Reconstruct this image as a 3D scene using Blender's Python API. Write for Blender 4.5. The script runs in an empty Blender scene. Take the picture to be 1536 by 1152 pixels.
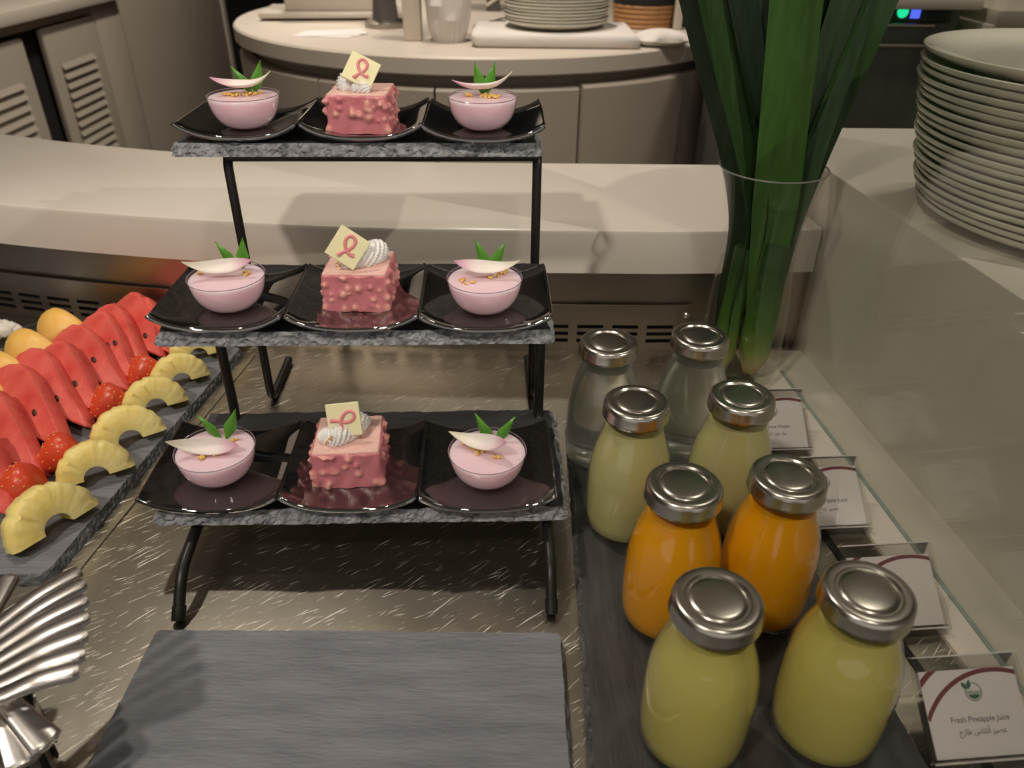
import bpy, bmesh, math, random
from mathutils import Vector, Matrix, Euler
random.seed(7)
PI = math.pi
S = bpy.context.scene
COL = S.collection

# ------------------------------------------------------------------ camera
F_PX, PITCH, ROLL, CAM_H = 1159.0, math.radians(32.05), math.radians(0.52), 0.4223
cam = bpy.data.cameras.new('camera')
cam.sensor_width = 36.0
cam.lens = 36.0 * F_PX / 1536.0
cam.clip_start = 0.01
cam.dof.use_dof = True
cam.dof.focus_distance = 0.62
cam.dof.aperture_fstop = 9.0
cam_o = bpy.data.objects.new('camera', cam)
COL.objects.link(cam_o)
cam_o.matrix_world = (Matrix.Translation((0, 0, CAM_H)) @ Matrix.Rotation(PI/2 - PITCH, 4, 'X')
                      @ Matrix.Rotation(ROLL, 4, 'Z'))
S.camera = cam_o

# ------------------------------------------------------------------ light
S.view_settings.view_transform = 'Standard'
S.view_settings.look = 'None'
S.view_settings.gamma = 1.0
S.view_settings.use_curve_mapping = False
S.view_settings.exposure = 0.0
world = bpy.data.worlds.new('room_ambient')
S.world = world
world.use_nodes = True
bg = world.node_tree.nodes['Background']
bg.inputs[0].default_value = (1.0, 0.93, 0.85, 1)
bg.inputs[1].default_value = 0.50

def spot(name, loc, aim, power, col=(1, 0.86, 0.70), size=60, blend=0.6, radius=0.035):
    l = bpy.data.lights.new(name, 'SPOT')
    l.energy = power; l.color = col; l.spot_size = math.radians(size); l.spot_blend = blend
    l.shadow_soft_size = radius
    o = bpy.data.objects.new(name, l); COL.objects.link(o)
    o.location = loc
    o.rotation_euler = (Vector(aim) - Vector(loc)).to_track_quat('-Z', 'Y').to_euler()
    return o

# ceiling downlights over the buffet and the aisle, plus two added front fills
WARM = (1, 0.90, 0.78)
spot('downlight_over_desserts', (-0.62, 1.02, 1.70), (-0.26, 0.44, 0.1), 33, WARM, size=42, blend=0.9, radius=0.03)
spot('downlight_over_counter', (-1.05, 0.55, 1.70), (-0.60, 0.70, 0.1), 9, WARM, size=50, radius=0.03)
spot('fill_front_left', (-0.75, -0.60, 1.70), (-0.28, 0.58, 0.12), 62, WARM, size=44, blend=0.9, radius=0.06)  # added fill without a known lamp, brightens dessert fronts and left fascia
spot('fill_behind_viewer', (0.25, -0.45, 1.70), (0.1, 0.45, 0.0), 14, WARM, size=60, radius=0.06)  # weak fill added for the faces turned to the camera
spot('downlight_over_juices', (0.75, 0.95, 1.70), (0.35, 0.5, 0.0), 9, WARM, size=60, radius=0.04)
spot('downlight_raking', (1.50, -0.35, 1.30), (-0.10, 0.92, 0.18), 55, WARM, size=26, blend=0.7, radius=0.015)
spot('downlight_over_bar', (-0.1, 1.9, 1.70), (-0.05, 2.1, 0.0), 52, WARM, size=100, radius=0.05)
spot('downlight_aisle', (-0.30, 1.20, 1.60), (-0.1, 1.95, -0.1), 60, WARM, size=50, radius=0.08)
spot('downlight_cabinets', (-0.65, 2.75, 1.70), (-1.5, 3.0, -0.1), 95, WARM, size=110, radius=0.08)
spot('downlight_machine', (0.9, 1.2, 1.70), (0.9, 1.6, 0.0), 26, WARM, size=100, radius=0.08)

def at(px, py, z=None, y=None, x=None):
    """point on the plane z= / y= / x= that a photo pixel (1536x1152) looks at"""
    c, s = math.cos(ROLL), math.sin(ROLL)
    a, b = px - 768, py - 576
    u = (c*a + s*b)/F_PX; v = (-s*a + c*b)/F_PX
    d = Vector((u, math.cos(PITCH) - v*math.sin(PITCH), -math.sin(PITCH) - v*math.cos(PITCH)))
    if z is not None: k = (z - CAM_H)/d.z
    elif y is not None: k = y/d.y
    else: k = x/d.x
    return d*k + Vector((0, 0, CAM_H))

# ------------------------------------------------------------------ materials
def mat(name, base, rough=0.5, metal=0.0, spec=0.5, sss=0.0, sss_r=(1, .5, .4), sss_s=0.01, coat=0.0,
        bump=0.0, bscale=40.0, bstretch=(1, 1, 1), bdetail=4.0, vary=0.0, vscale=10.0, vstretch=(1, 1, 1),
        trans=0.0, ior=1.45, base2=None, emis=None, emis_s=0.0, alpha=1.0, rvary=0.0):
    m = bpy.data.materials.new(name); m.use_nodes = True
    nt = m.node_tree; n = nt.nodes; L = nt.links
    p = n['Principled BSDF']
    p.inputs['Base Color'].default_value = (*base, 1)
    p.inputs['Roughness'].default_value = rough
    p.inputs['Metallic'].default_value = metal
    p.inputs['Specular IOR Level'].default_value = spec
    p.inputs['IOR'].default_value = ior
    p.inputs['Transmission Weight'].default_value = trans
    p.inputs['Coat Weight'].default_value = coat
    p.inputs['Coat Roughness'].default_value = 0.05
    if sss > 0:
        p.inputs['Subsurface Weight'].default_value = sss
        p.inputs['Subsurface Radius'].default_value = sss_r
        p.inputs['Subsurface Scale'].default_value = sss_s
    if emis:
        p.inputs['Emission Color'].default_value = (*emis, 1)
        p.inputs['Emission Strength'].default_value = emis_s
    tc = None
    def noise(scale, stretch, detail):
        nonlocal tc
        if tc is None: tc = n.new('ShaderNodeTexCoord')
        mp = n.new('ShaderNodeMapping'); mp.inputs['Scale'].default_value = stretch
        L.new(tc.outputs['Object'], mp.inputs['Vector'])
        nz = n.new('ShaderNodeTexNoise'); nz.inputs['Scale'].default_value = scale
        nz.inputs['Detail'].default_value = detail; nz.inputs['Roughness'].default_value = 0.6
        L.new(mp.outputs['Vector'], nz.inputs['Vector'])
        return nz
    if bump > 0:
        nz = noise(bscale, bstretch, bdetail)
        bp = n.new('ShaderNodeBump'); bp.inputs['Strength'].default_value = bump
        bp.inputs['Distance'].default_value = 0.002
        L.new(nz.outputs['Fac'], bp.inputs['Height'])
        L.new(bp.outputs['Normal'], p.inputs['Normal'])
    if vary > 0 or base2:
        nz = noise(vscale, vstretch, 5.0)
        cr = n.new('ShaderNodeValToRGB')
        b2 = base2 or tuple(min(1, c*(1 + vary)) for c in base)
        b1 = base if base2 else tuple(c*(1 - vary) for c in base)
        cr.color_ramp.elements[0].position = 0.3; cr.color_ramp.elements[1].position = 0.7
        cr.color_ramp.elements[0].color = (*b1, 1); cr.color_ramp.elements[1].color = (*b2, 1)
        L.new(nz.outputs['Fac'], cr.inputs['Fac']); L.new(cr.outputs['Color'], p.inputs['Base Color'])
        if rvary > 0:
            mr = n.new('ShaderNodeMapRange'); mr.inputs['To Min'].default_value = rough - rvary
            mr.inputs['To Max'].default_value = rough + rvary
            L.new(nz.outputs['Fac'], mr.inputs['Value']); L.new(mr.outputs['Result'], p.inputs['Roughness'])
    return m

def glass_mat(name, tint=(1, 1, 1), base_refl=0.045, rough=0.015, gain=0.85, power=5.0):
    """thin clear glass: see-through, mirror-like towards grazing angles"""
    m = bpy.data.materials.new(name); m.use_nodes = True
    nt = m.node_tree; n = nt.nodes; L = nt.links
    n.remove(n['Principled BSDF'])
    out = n['Material Output']
    tr = n.new('ShaderNodeBsdfTransparent'); tr.inputs[0].default_value = (*tint, 1)
    gl = n.new('ShaderNodeBsdfGlossy'); gl.inputs['Roughness'].default_value = rough
    gl.inputs['Color'].default_value = (1, 1, 1, 1)
    lw = n.new('ShaderNodeLayerWeight'); lw.inputs['Blend'].default_value = 0.5
    pw = n.new('ShaderNodeMath'); pw.operation = 'POWER'; pw.inputs[1].default_value = power
    L.new(lw.outputs['Facing'], pw.inputs[0])
    ma = n.new('ShaderNodeMath'); ma.operation = 'MULTIPLY_ADD'
    ma.inputs[1].default_value = gain; ma.inputs[2].default_value = base_refl
    L.new(pw.outputs[0], ma.inputs[0])
    mx = n.new('ShaderNodeMixShader')
    L.new(ma.outputs[0], mx.inputs[0]); L.new(tr.outputs[0], mx.inputs[1]); L.new(gl.outputs[0], mx.inputs[2])
    L.new(mx.outputs[0], out.inputs['Surface'])
    return m

def steel_mat(name, base=(0.42, 0.385, 0.32), rough=0.30, scratch=True, brush=(1, 60, 1)):
    m = bpy.data.materials.new(name); m.use_nodes = True
    nt = m.node_tree; n = nt.nodes; L = nt.links
    p = n['Principled BSDF']; p.inputs['Metallic'].default_value = 1.0
    tc = n.new('ShaderNodeTexCoord')
    def nz(rot, sc, scale, det=3.0):
        mp = n.new('ShaderNodeMapping'); mp.vector_type = 'TEXTURE'; mp.inputs['Rotation'].default_value = (0, 0, -rot)
        mp.inputs['Scale'].default_value = tuple(1/c for c in sc)
        L.new(tc.outputs['Object'], mp.inputs['Vector'])
        t = n.new('ShaderNodeTexNoise'); t.inputs['Scale'].default_value = scale
        t.inputs['Detail'].default_value = det
        L.new(mp.outputs['Vector'], t.inputs['Vector']); return t
    def ramp(src, a, b):
        r = n.new('ShaderNodeMapRange'); r.inputs['From Min'].default_value = a; r.inputs['From Max'].default_value = b
        L.new(src.outputs['Fac'], r.inputs['Value']); return r
    br = nz(0, brush, 30.0, 4.0)
    bl = nz(0, (1, 1, 1), 9.0, 3.0)
    mr = n.new('ShaderNodeMapRange'); mr.inputs['To Min'].default_value = rough - 0.07; mr.inputs['To Max'].default_value = rough + 0.1
    L.new(bl.outputs['Fac'], mr.inputs['Value']); L.new(mr.outputs['Result'], p.inputs['Roughness'])
    col = n.new('ShaderNodeMix'); col.data_type = 'RGBA'
    col.inputs['A'].default_value = (*[c*0.9 for c in base], 1); col.inputs['B'].default_value = (*base, 1)
    L.new(br.outputs['Fac'], col.inputs['Factor'])
    last = col.outputs['Result']
    bump_in = br.outputs['Fac']
    if scratch:
        prev = None
        for k, (rot, scl, thr) in enumerate(((math.radians(-38), (9, 190, 1), 0.665), (math.radians(-48), (7, 150, 1), 0.675), (math.radians(-25), (12, 210, 1), 0.67))):
            sc = ramp(nz(rot, scl, 3.0 + k*0.7, 2.0), thr, thr + 0.045)
            if prev is None: prev = sc.outputs['Result']
            else:
                mxm = n.new('ShaderNodeMath'); mxm.operation = 'MAXIMUM'
                L.new(prev, mxm.inputs[0]); L.new(sc.outputs['Result'], mxm.inputs[1]); prev = mxm.outputs[0]
        c2 = n.new('ShaderNodeMix'); c2.data_type = 'RGBA'
        L.new(prev, c2.inputs['Factor']); L.new(last, c2.inputs['A']); c2.inputs['B'].default_value = (0.92, 0.88, 0.80, 1)
        last = c2.outputs['Result']
        # scratches scatter light: locally rough
        mr2 = n.new('ShaderNodeMix'); mr2.data_type = 'FLOAT'
        L.new(prev, mr2.inputs['Factor']); L.new(mr.outputs['Result'], mr2.inputs['A']); mr2.inputs['B'].default_value = 0.62
        L.new(mr2.outputs['Result'], p.inputs['Roughness'])
        bump_in = prev
    L.new(last, p.inputs['Base Color'])
    bp = n.new('ShaderNodeBump'); bp.inputs['Strength'].default_value = 0.12; bp.inputs['Distance'].default_value = 0.001
    L.new(bump_in, bp.inputs['Height']); L.new(bp.outputs['Normal'], p.inputs['Normal'])
    return m

def leaf_mat(name, a, b, rough=0.38, stretch=(60, 60, 1.5)):
    return mat(name, a, rough=rough, spec=0.4, base2=b, vscale=3.0, vstretch=stretch, bump=0.15, bscale=3.0, bstretch=stretch)

def ramp_mat(name, axis, stops, rough=0.5, sss=0.0, sss_s=0.01, bump=0.0, bscale=60, spec=0.5):
    """colour laid along one object axis (how the thing itself is coloured); stops = [(pos, col)] in metres"""
    m = bpy.data.materials.new(name); m.use_nodes = True
    nt = m.node_tree; n = nt.nodes; L = nt.links
    p = n['Principled BSDF']; p.inputs['Roughness'].default_value = rough
    p.inputs['Specular IOR Level'].default_value = spec
    if sss > 0:
        p.inputs['Subsurface Weight'].default_value = sss
        p.inputs['Subsurface Radius'].default_value = (1, .6, .5); p.inputs['Subsurface Scale'].default_value = sss_s
    tc = n.new('ShaderNodeTexCoord'); sp = n.new('ShaderNodeSeparateXYZ')
    L.new(tc.outputs['Object'], sp.inputs[0])
    mr = n.new('ShaderNodeMapRange'); mr.inputs['From Min'].default_value = stops[0][0]; mr.inputs['From Max'].default_value = stops[-1][0]
    L.new(sp.outputs[axis], mr.inputs['Value'])
    cr = n.new('ShaderNodeValToRGB'); el = cr.color_ramp.elements
    lo, hi = stops[0][0], stops[-1][0]
    el[0].position = 0; el[0].color = (*stops[0][1], 1); el[1].position = 1; el[1].color = (*stops[-1][1], 1)
    for q, c in stops[1:-1]:
        e = el.new((q - lo)/(hi - lo)); e.color = (*c, 1)
    L.new(mr.outputs['Result'], cr.inputs['Fac']); L.new(cr.outputs['Color'], p.inputs['Base Color'])
    if bump > 0:
        nz = n.new('ShaderNodeTexNoise'); nz.inputs['Scale'].default_value = bscale
        L.new(tc.outputs['Object'], nz.inputs['Vector'])
        bp = n.new('ShaderNodeBump'); bp.inputs['Strength'].default_value = bump; bp.inputs['Distance'].default_value = 0.001
        L.new(nz.outputs['Fac'], bp.inputs['Height']); L.new(bp.outputs['Normal'], p.inputs['Normal'])
    return m

M = {}
M['solid'] = mat('white_solid_surface', (0.72, 0.66, 0.58), rough=0.22, spec=0.45, vary=0.02, vscale=5)
M['solid2'] = mat('cream_laminate', (0.60, 0.53, 0.45), rough=0.42, vary=0.03, vscale=3)
M['panel'] = mat('beige_lacquer', (0.42, 0.365, 0.30), rough=0.45, vary=0.03, vscale=3)
M['steel'] = steel_mat('scratched_steel')
M['steel2'] = steel_mat('brushed_steel', base=(0.46, 0.40, 0.34), rough=0.30, scratch=False, brush=(1, 1, 80))
M['steeld'] = steel_mat('dark_brushed_steel', base=(0.42, 0.38, 0.33), rough=0.33, scratch=False, brush=(60, 1, 1))
M['slate'] = mat('slate_face', (0.140, 0.148, 0.168), rough=0.46, spec=0.7, base2=(0.215, 0.226, 0.252), vscale=14, vstretch=(1, 5, 1),
                 bump=0.9, bscale=55, bstretch=(1.0, 5, 1), bdetail=8, rvary=0.08)
M['slates'] = mat('slate_shelf_face', (0.030, 0.030, 0.032), rough=0.5, spec=0.5, base2=(0.060, 0.061, 0.065), vscale=14, vstretch=(1, 5, 1), bump=0.6, bscale=50, bstretch=(1, 5, 1), bdetail=7)
M['slated'] = mat('slate_face_dark', (0.030, 0.029, 0.028), rough=0.5, spec=0.5, base2=(0.060, 0.058, 0.055), vscale=16, vstretch=(5, 1, 1),
                  bump=0.4, bscale=30, bstretch=(6, 1.2, 1), bdetail=7)
M['slatee'] = mat('slate_chipped_edge', (0.11, 0.115, 0.125), rough=0.5, spec=0.6, base2=(0.42, 0.43, 0.46), vscale=130, bump=0.8, bscale=220)
M['slatee2'] = mat('slate_split_edge', (0.055, 0.058, 0.065), rough=0.5, spec=0.6, base2=(0.18, 0.187, 0.205), vscale=70, vstretch=(1, 1, 3), bump=0.7, bscale=150)
M['slateed'] = mat('slate_chipped_edge_dark', (0.04, 0.04, 0.042), rough=0.55, spec=0.5, base2=(0.14, 0.14, 0.145), vscale=120, bump=0.6, bscale=160)
M['black'] = mat('black_painted_metal', (0.012, 0.011, 0.011), rough=0.38, spec=0.5, vary=0.2, vscale=60)
M['bglass'] = mat('black_glass', (0.012, 0.0115, 0.0115), rough=0.03, spec=0.5, ior=2.9, coat=0.5, vary=0.1, vscale=10)
M['glass'] = glass_mat('clear_glass')
M['pane'] = glass_mat('clear_pane', tint=(0.97, 0.985, 0.97), base_refl=0.05, gain=0.55)
M['pane_edge'] = mat('green_glass_edge', (0.30, 0.37, 0.33), rough=0.15, spec=0.6, vary=0.2, vscale=30)
M['acrylic'] = glass_mat('clear_acrylic', tint=(0.97, 0.97, 0.96), base_refl=0.06)
M['acr_edge'] = mat('acrylic_edge', (0.55, 0.53, 0.48), rough=0.1, spec=0.6, vary=0.15, vscale=60)
M['rimg'] = mat('vase_rim_glass', (0.22, 0.23, 0.20), rough=0.06, spec=0.9, vary=0.15, vscale=40)
M['bowlrim'] = mat('bowl_rim', (0.30, 0.20, 0.27), rough=0.1, spec=0.6, vary=0.1, vscale=60)
M['pudding'] = mat('pink_pudding', (0.90, 0.66, 0.73), rough=0.20, spec=0.5, sss=0.8, sss_r=(1, .75, .75), sss_s=0.010, vary=0.02, vscale=40)
M['crumb'] = mat('golden_crumble', (0.74, 0.40, 0.07), rough=0.5, base2=(0.90, 0.68, 0.26), vscale=200, bump=0.4, bscale=300)
M['petal'] = ramp_mat('orchid_petal', 'X', [(-0.024, (0.80, 0.74, 0.52)), (-0.012, (0.86, 0.80, 0.72)), (0.008, (0.86, 0.74, 0.72)), (0.024, (0.66, 0.30, 0.44))], rough=0.45, sss=0.15, sss_s=0.003)
M['pandan'] = leaf_mat('pandan_tip', (0.06, 0.22, 0.02), (0.14, 0.38, 0.04), stretch=(60, 60, 4))
M['coat'] = mat('pink_coating', (0.62, 0.20, 0.23), rough=0.33, spec=0.5, sss=0.2, sss_s=0.003, vary=0.10, vscale=70, bump=0.35, bscale=110)
def nut_mix(m, col):
    nt = m.node_tree; n = nt.nodes; L = nt.links; p = n['Principled BSDF']
    src = p.inputs['Base Color'].links[0].from_socket
    a = n.new('ShaderNodeAttribute'); a.attribute_name = 'nut'
    mx = n.new('ShaderNodeMix'); mx.data_type = 'RGBA'
    L.new(a.outputs['Fac'], mx.inputs['Factor']); L.new(src, mx.inputs['A']); mx.inputs['B'].default_value = (*col, 1)
    L.new(mx.outputs['Result'], p.inputs['Base Color'])
nut_mix(M['coat'], (0.80, 0.40, 0.33))
M['nut'] = mat('coated_nut', (0.72, 0.32, 0.28), rough=0.35, spec=0.5, base2=(0.80, 0.46, 0.36), vscale=90, bump=0.2, bscale=200)
M['caketop'] = mat('pale_pink_mousse', (0.78, 0.46, 0.40), rough=0.6, base2=(0.83, 0.54, 0.47), vscale=120, bump=0.35, bscale=260)
M['cream'] = mat('whipped_cream', (0.84, 0.82, 0.80), rough=0.38, spec=0.4, sss=0.2, sss_s=0.003, vary=0.02, vscale=60)
M['choc'] = mat('white_chocolate', (0.90, 0.84, 0.52), rough=0.42, sss=0.15, sss_s=0.003, vary=0.03, vscale=60)
M['ribbon'] = mat('pink_icing', (0.78, 0.26, 0.28), rough=0.35, vary=0.06, vscale=200)
M['gold'] = mat('gold_leaf', (0.80, 0.50, 0.10), rough=0.28, metal=1.0, vary=0.2, vscale=300, bump=0.6, bscale=500)
M['lid'] = steel_mat('silver_lid', base=(0.58, 0.55, 0.49), rough=0.24, scratch=False, brush=(1, 1, 1))
M['bottle'] = glass_mat('bottle_glass', tint=(0.98, 0.985, 0.97), base_refl=0.05, gain=0.8)
M['apple'] = mat('cloudy_apple_juice', (0.47, 0.44, 0.20), rough=0.18, spec=0.45, sss=0.25, sss_r=(1, 1, .4), sss_s=0.012, vary=0.03, vscale=20)
M['orange'] = mat('orange_juice', (0.82, 0.36, 0.006), rough=0.18, spec=0.45, sss=0.25, sss_r=(1, .5, .1), sss_s=0.012, vary=0.03, vscale=20)
M['pine'] = mat('pineapple_juice', (0.56, 0.49, 0.13), rough=0.18, spec=0.45, sss=0.25, sss_r=(1, 1, .3), sss_s=0.012, vary=0.03, vscale=20)
M['coco'] = mat('coconut_water', (0.80, 0.82, 0.76), rough=0.12, trans=0.94, ior=1.33, vary=0.02, vscale=20)
M['water'] = glass_mat('vase_water', tint=(0.93, 0.95, 0.88), base_refl=0.02, gain=0.4)
M['paper'] = mat('white_card', (0.74, 0.70, 0.68), rough=0.6, vary=0.02, vscale=8)
M['maroon'] = mat('maroon_print', (0.17, 0.035, 0.045), rough=0.6, vary=0.05, vscale=60)
M['ink'] = mat('grey_print', (0.10, 0.085, 0.085), rough=0.6, vary=0.05, vscale=60)
M['green_ink'] = mat('green_print', (0.03, 0.12, 0.075), rough=0.6, vary=0.05, vscale=60)
M['porc'] = mat('white_porcelain', (0.70, 0.665, 0.56), rough=0.12, spec=0.5, coat=0.3, vary=0.015, vscale=8)
M['leafd'] = leaf_mat('pandan_leaf_dark', (0.010, 0.022, 0.009), (0.019, 0.042, 0.015))
M['leafm'] = leaf_mat('pandan_leaf_mid', (0.015, 0.038, 0.011), (0.030, 0.070, 0.019))
M['leafl'] = leaf_mat('pandan_leaf_light', (0.028, 0.078, 0.013), (0.048, 0.12, 0.02))
M['stem'] = ramp_mat('leaf_base', 'Z', [(0.0, (0.40, 0.30, 0.16)), (0.012, (0.50, 0.42, 0.22)), (0.030, (0.20, 0.27, 0.05)), (0.055, (0.06, 0.15, 0.02)), (0.11, (0.025, 0.07, 0.014)), (0.2, (0.016, 0.045, 0.01))], rough=0.4)
M['melon'] = mat('watermelon_flesh', (0.64, 0.065, 0.055), rough=0.42, spec=0.5, sss=0.2, sss_s=0.004, base2=(0.80, 0.16, 0.12), vscale=45, bump=0.35, bscale=120)
M['seed'] = mat('watermelon_seed', (0.06, 0.02, 0.015), rough=0.35, vary=0.2, vscale=100)
M['pineap'] = mat('pineapple_flesh', (0.84, 0.64, 0.15), rough=0.42, sss=0.25, sss_s=0.004, base2=(0.90, 0.80, 0.38), vscale=35, vstretch=(1, 1, 1), bump=0.4, bscale=90)
M['canta'] = mat('cantaloupe_flesh', (0.86, 0.47, 0.08), rough=0.42, sss=0.25, sss_s=0.004, base2=(0.88, 0.60, 0.20), vscale=30, bump=0.2, bscale=60)
M['straw'] = mat('strawberry_skin', (0.66, 0.055, 0.025), rough=0.3, base2=(0.74, 0.10, 0.03), vscale=60, bump=0.3, bscale=160)
M['strawseed'] = mat('strawberry_seed', (0.85, 0.50, 0.14), rough=0.5, vary=0.1, vscale=100)
M['chrome'] = steel_mat('polished_cutlery', base=(0.66, 0.63, 0.60), rough=0.26, scratch=False, brush=(1, 1, 1))
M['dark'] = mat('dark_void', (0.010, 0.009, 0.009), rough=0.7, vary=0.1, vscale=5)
M['darkgrey'] = mat('dark_grey_panel', (0.085, 0.078, 0.072), rough=0.35, spec=0.4, vary=0.1, vscale=4)
M['wicker'] = mat('wicker', (0.34, 0.16, 0.06), rough=0.6, base2=(0.48, 0.25, 0.10), vscale=60, vstretch=(1, 1, 4), bump=0.5, bscale=80)
M['cloth'] = mat('white_cloth', (0.66, 0.61, 0.57), rough=0.85, vary=0.03, vscale=20, bump=0.3, bscale=60)
M['led_g'] = mat('green_led', (0.0, 0.5, 0.25), emis=(0.02, 1.0, 0.45), emis_s=0.9, vary=0.02, vscale=5)
M['led_b'] = mat('blue_led', (0.05, 0.1, 0.6), emis=(0.10, 0.16, 1.0), emis_s=1.1, vary=0.02, vscale=5)
M['floor'] = mat('floor_tile', (0.20, 0.17, 0.14), rough=0.4, vary=0.08, vscale=3)
M['ceil'] = mat('ceiling_paint', (0.55, 0.50, 0.44), rough=0.9, vary=0.02, vscale=2)
M['wallm'] = mat('dim_wall_paint', (0.16, 0.13, 0.105), rough=0.8, vary=0.05, vscale=2)
M['cheese'] = mat('white_cheese', (0.80, 0.76, 0.68), rough=0.6, vary=0.05, vscale=40, bump=0.4, bscale=90)

# ------------------------------------------------------------------ mesh helpers
class MB:
    def __init__(s): s.v = []; s.f = []; s.m = []
    def add(s, vf, mi=0, mx=None):
        v, f = vf; o = len(s.v)
        s.v += [tuple(mx @ Vector(p)) if mx is not None else tuple(p) for p in v]
        s.f += [tuple(i + o for i in q) for q in f]
        s.m += [mi]*len(f)
        return s

def obj(name, vf, mats, parent=None, loc=None, rot=None, smooth=35, mi=None):
    if isinstance(vf, MB): v, f, mi = vf.v, vf.f, vf.m
    else: v, f = vf
    me = bpy.data.meshes.new(name)
    me.from_pydata([tuple(p) for p in v], [], f)
    for m in (mats if isinstance(mats, (list, tuple)) else [mats]): me.materials.append(m)
    if mi: me.polygons.foreach_set('material_index', mi)
    bm = bmesh.new(); bm.from_mesh(me)
    bmesh.ops.recalc_face_normals(bm, faces=bm.faces); bm.to_mesh(me); bm.free()
    if smooth:
        me.shade_smooth()
        if smooth < 180: me.set_sharp_from_angle(angle=math.radians(smooth))
    me.update()
    o = bpy.data.objects.new(name, me); COL.objects.link(o)
    if parent: o.parent = parent
    if loc is not None: o.location = loc
    if rot is not None: o.rotation_euler = rot
    return o

def tag(o, label=None, cat=None, group=None, kind=None):
    if label: o['label'] = label
    if cat: o['category'] = cat
    if group: o['group'] = group
    if kind: o['kind'] = kind
    return o

def thing(name, label, cat, loc=(0, 0, 0), rotz=0.0, group=None, rot=None):
    o = bpy.data.objects.new(name, None); COL.objects.link(o)
    o.empty_display_size = 0.02
    o.location = loc; o.rotation_euler = rot if rot is not None else (0, 0, rotz)
    return tag(o, label, cat, group)

def copy_tree(o, parent=None):
    c = o.copy(); COL.objects.link(c); c.parent = parent
    for ch in list(o.children): copy_tree(ch, c)
    return c

def box(x0, x1, y0, y1, z0, z1):
    v = [(x0,y0,z0),(x1,y0,z0),(x1,y1,z0),(x0,y1,z0),(x0,y0,z1),(x1,y0,z1),(x1,y1,z1),(x0,y1,z1)]
    return v, [(0,3,2,1),(4,5,6,7),(0,1,5,4),(1,2,6,5),(2,3,7,6),(3,0,4,7)]

def rbox(x0, x1, y0, y1, z0, z1, r=0.002, seg=2):
    v, f = box(x0, x1, y0, y1, z0, z1)
    bm = bmesh.new(); vs = [bm.verts.new(p) for p in v]
    for q in f: bm.faces.new([vs[i] for i in q])
    bmesh.ops.bevel(bm, geom=bm.edges[:], offset=r, segments=seg, affect='EDGES', profile=0.5)
    bm.verts.index_update()
    out = [tuple(p.co) for p in bm.verts], [tuple(q.index for q in g.verts) for g in bm.faces]
    bm.free(); return out

def lathe(prof, n=32, cap0=True, cap1=True):
    v = []; f = []
    for r, z in prof:
        for k in range(n):
            a = 2*PI*k/n; v.append((r*math.cos(a), r*math.sin(a), z))
    for i in range(len(prof) - 1):
        for k in range(n):
            a, b = i*n + k, i*n + (k+1) % n
            f.append((a, b, b + n, a + n))
    if cap0: f.append(tuple(range(n - 1, -1, -1)))
    if cap1: f.append(tuple((len(prof)-1)*n + k for k in range(n)))
    return v, f

def tube(path, rad, n=10, sec=None, caps=True, up=None):
    """sweep a round (or sec(phi, t)) section along a path"""
    P = [Vector(p) for p in path]; N = len(P)
    R = rad if isinstance(rad, (list, tuple)) else [rad]*N
    v = []; f = []
    T = [(P[min(i+1, N-1)] - P[max(i-1, 0)]).normalized() for i in range(N)]
    nrm = Vector(up) if up else (Vector((0, 0, 1)) if abs(T[0].z) < 0.9 else Vector((1, 0, 0)))
    for i in range(N):
        nrm = (nrm - T[i]*nrm.dot(T[i])).normalized()
        b = T[i].cross(nrm)
        for k in range(n):
            a = 2*PI*k/n
            s = sec(a, i/(N-1)) if sec else 1.0
            if isinstance(s, tuple): d = nrm*s[0] + b*s[1]
            else: d = (nrm*math.cos(a) + b*math.sin(a))*s
            v.append(P[i] + d*R[i])
    for i in range(N - 1):
        for k in range(n):
            a, c = i*n + k, i*n + (k+1) % n
            f.append((a, c, c + n, a + n))
    if caps: f += [tuple(range(n - 1, -1, -1)), tuple((N-1)*n + k for k in range(n))]
    return v, f

def bez(pts, n=8):
    """smooth path through points (Catmull-Rom)"""
    P = [Vector(p) for p in pts]; out = []
    for i in range(len(P) - 1):
        p0, p1, p2, p3 = P[max(i-1, 0)], P[i], P[i+1], P[min(i+2, len(P)-1)]
        for k in range(n):
            t = k/n
            out.append(0.5*((2*p1) + (p2-p0)*t + (2*p0-5*p1+4*p2-p3)*t*t + (3*p1-p0-3*p2+p3)*t**3))
    out.append(P[-1]); return out

def fillet(pts, r, n=6):
    """polyline with rounded corners (bent rod)"""
    P = [Vector(p) for p in pts]; out = [P[0]]
    for i in range(1, len(P) - 1):
        a = (P[i-1] - P[i]); b = (P[i+1] - P[i])
        d = min(r, a.length*0.45, b.length*0.45)
        s, e = P[i] + a.normalized()*d, P[i] + b.normalized()*d
        for k in range(n + 1):
            t = k/n; out.append(s*(1-t)**2 + P[i]*2*t*(1-t) + e*t*t)
    out.append(P[-1]); return out

def grid(fn, nu, nv):
    v = [fn(i/nu, j/nv) for j in range(nv + 1) for i in range(nu + 1)]
    f = [(j*(nu+1)+i, j*(nu+1)+i+1, (j+1)*(nu+1)+i+1, (j+1)*(nu+1)+i) for j in range(nv) for i in range(nu)]
    return v, f

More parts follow.
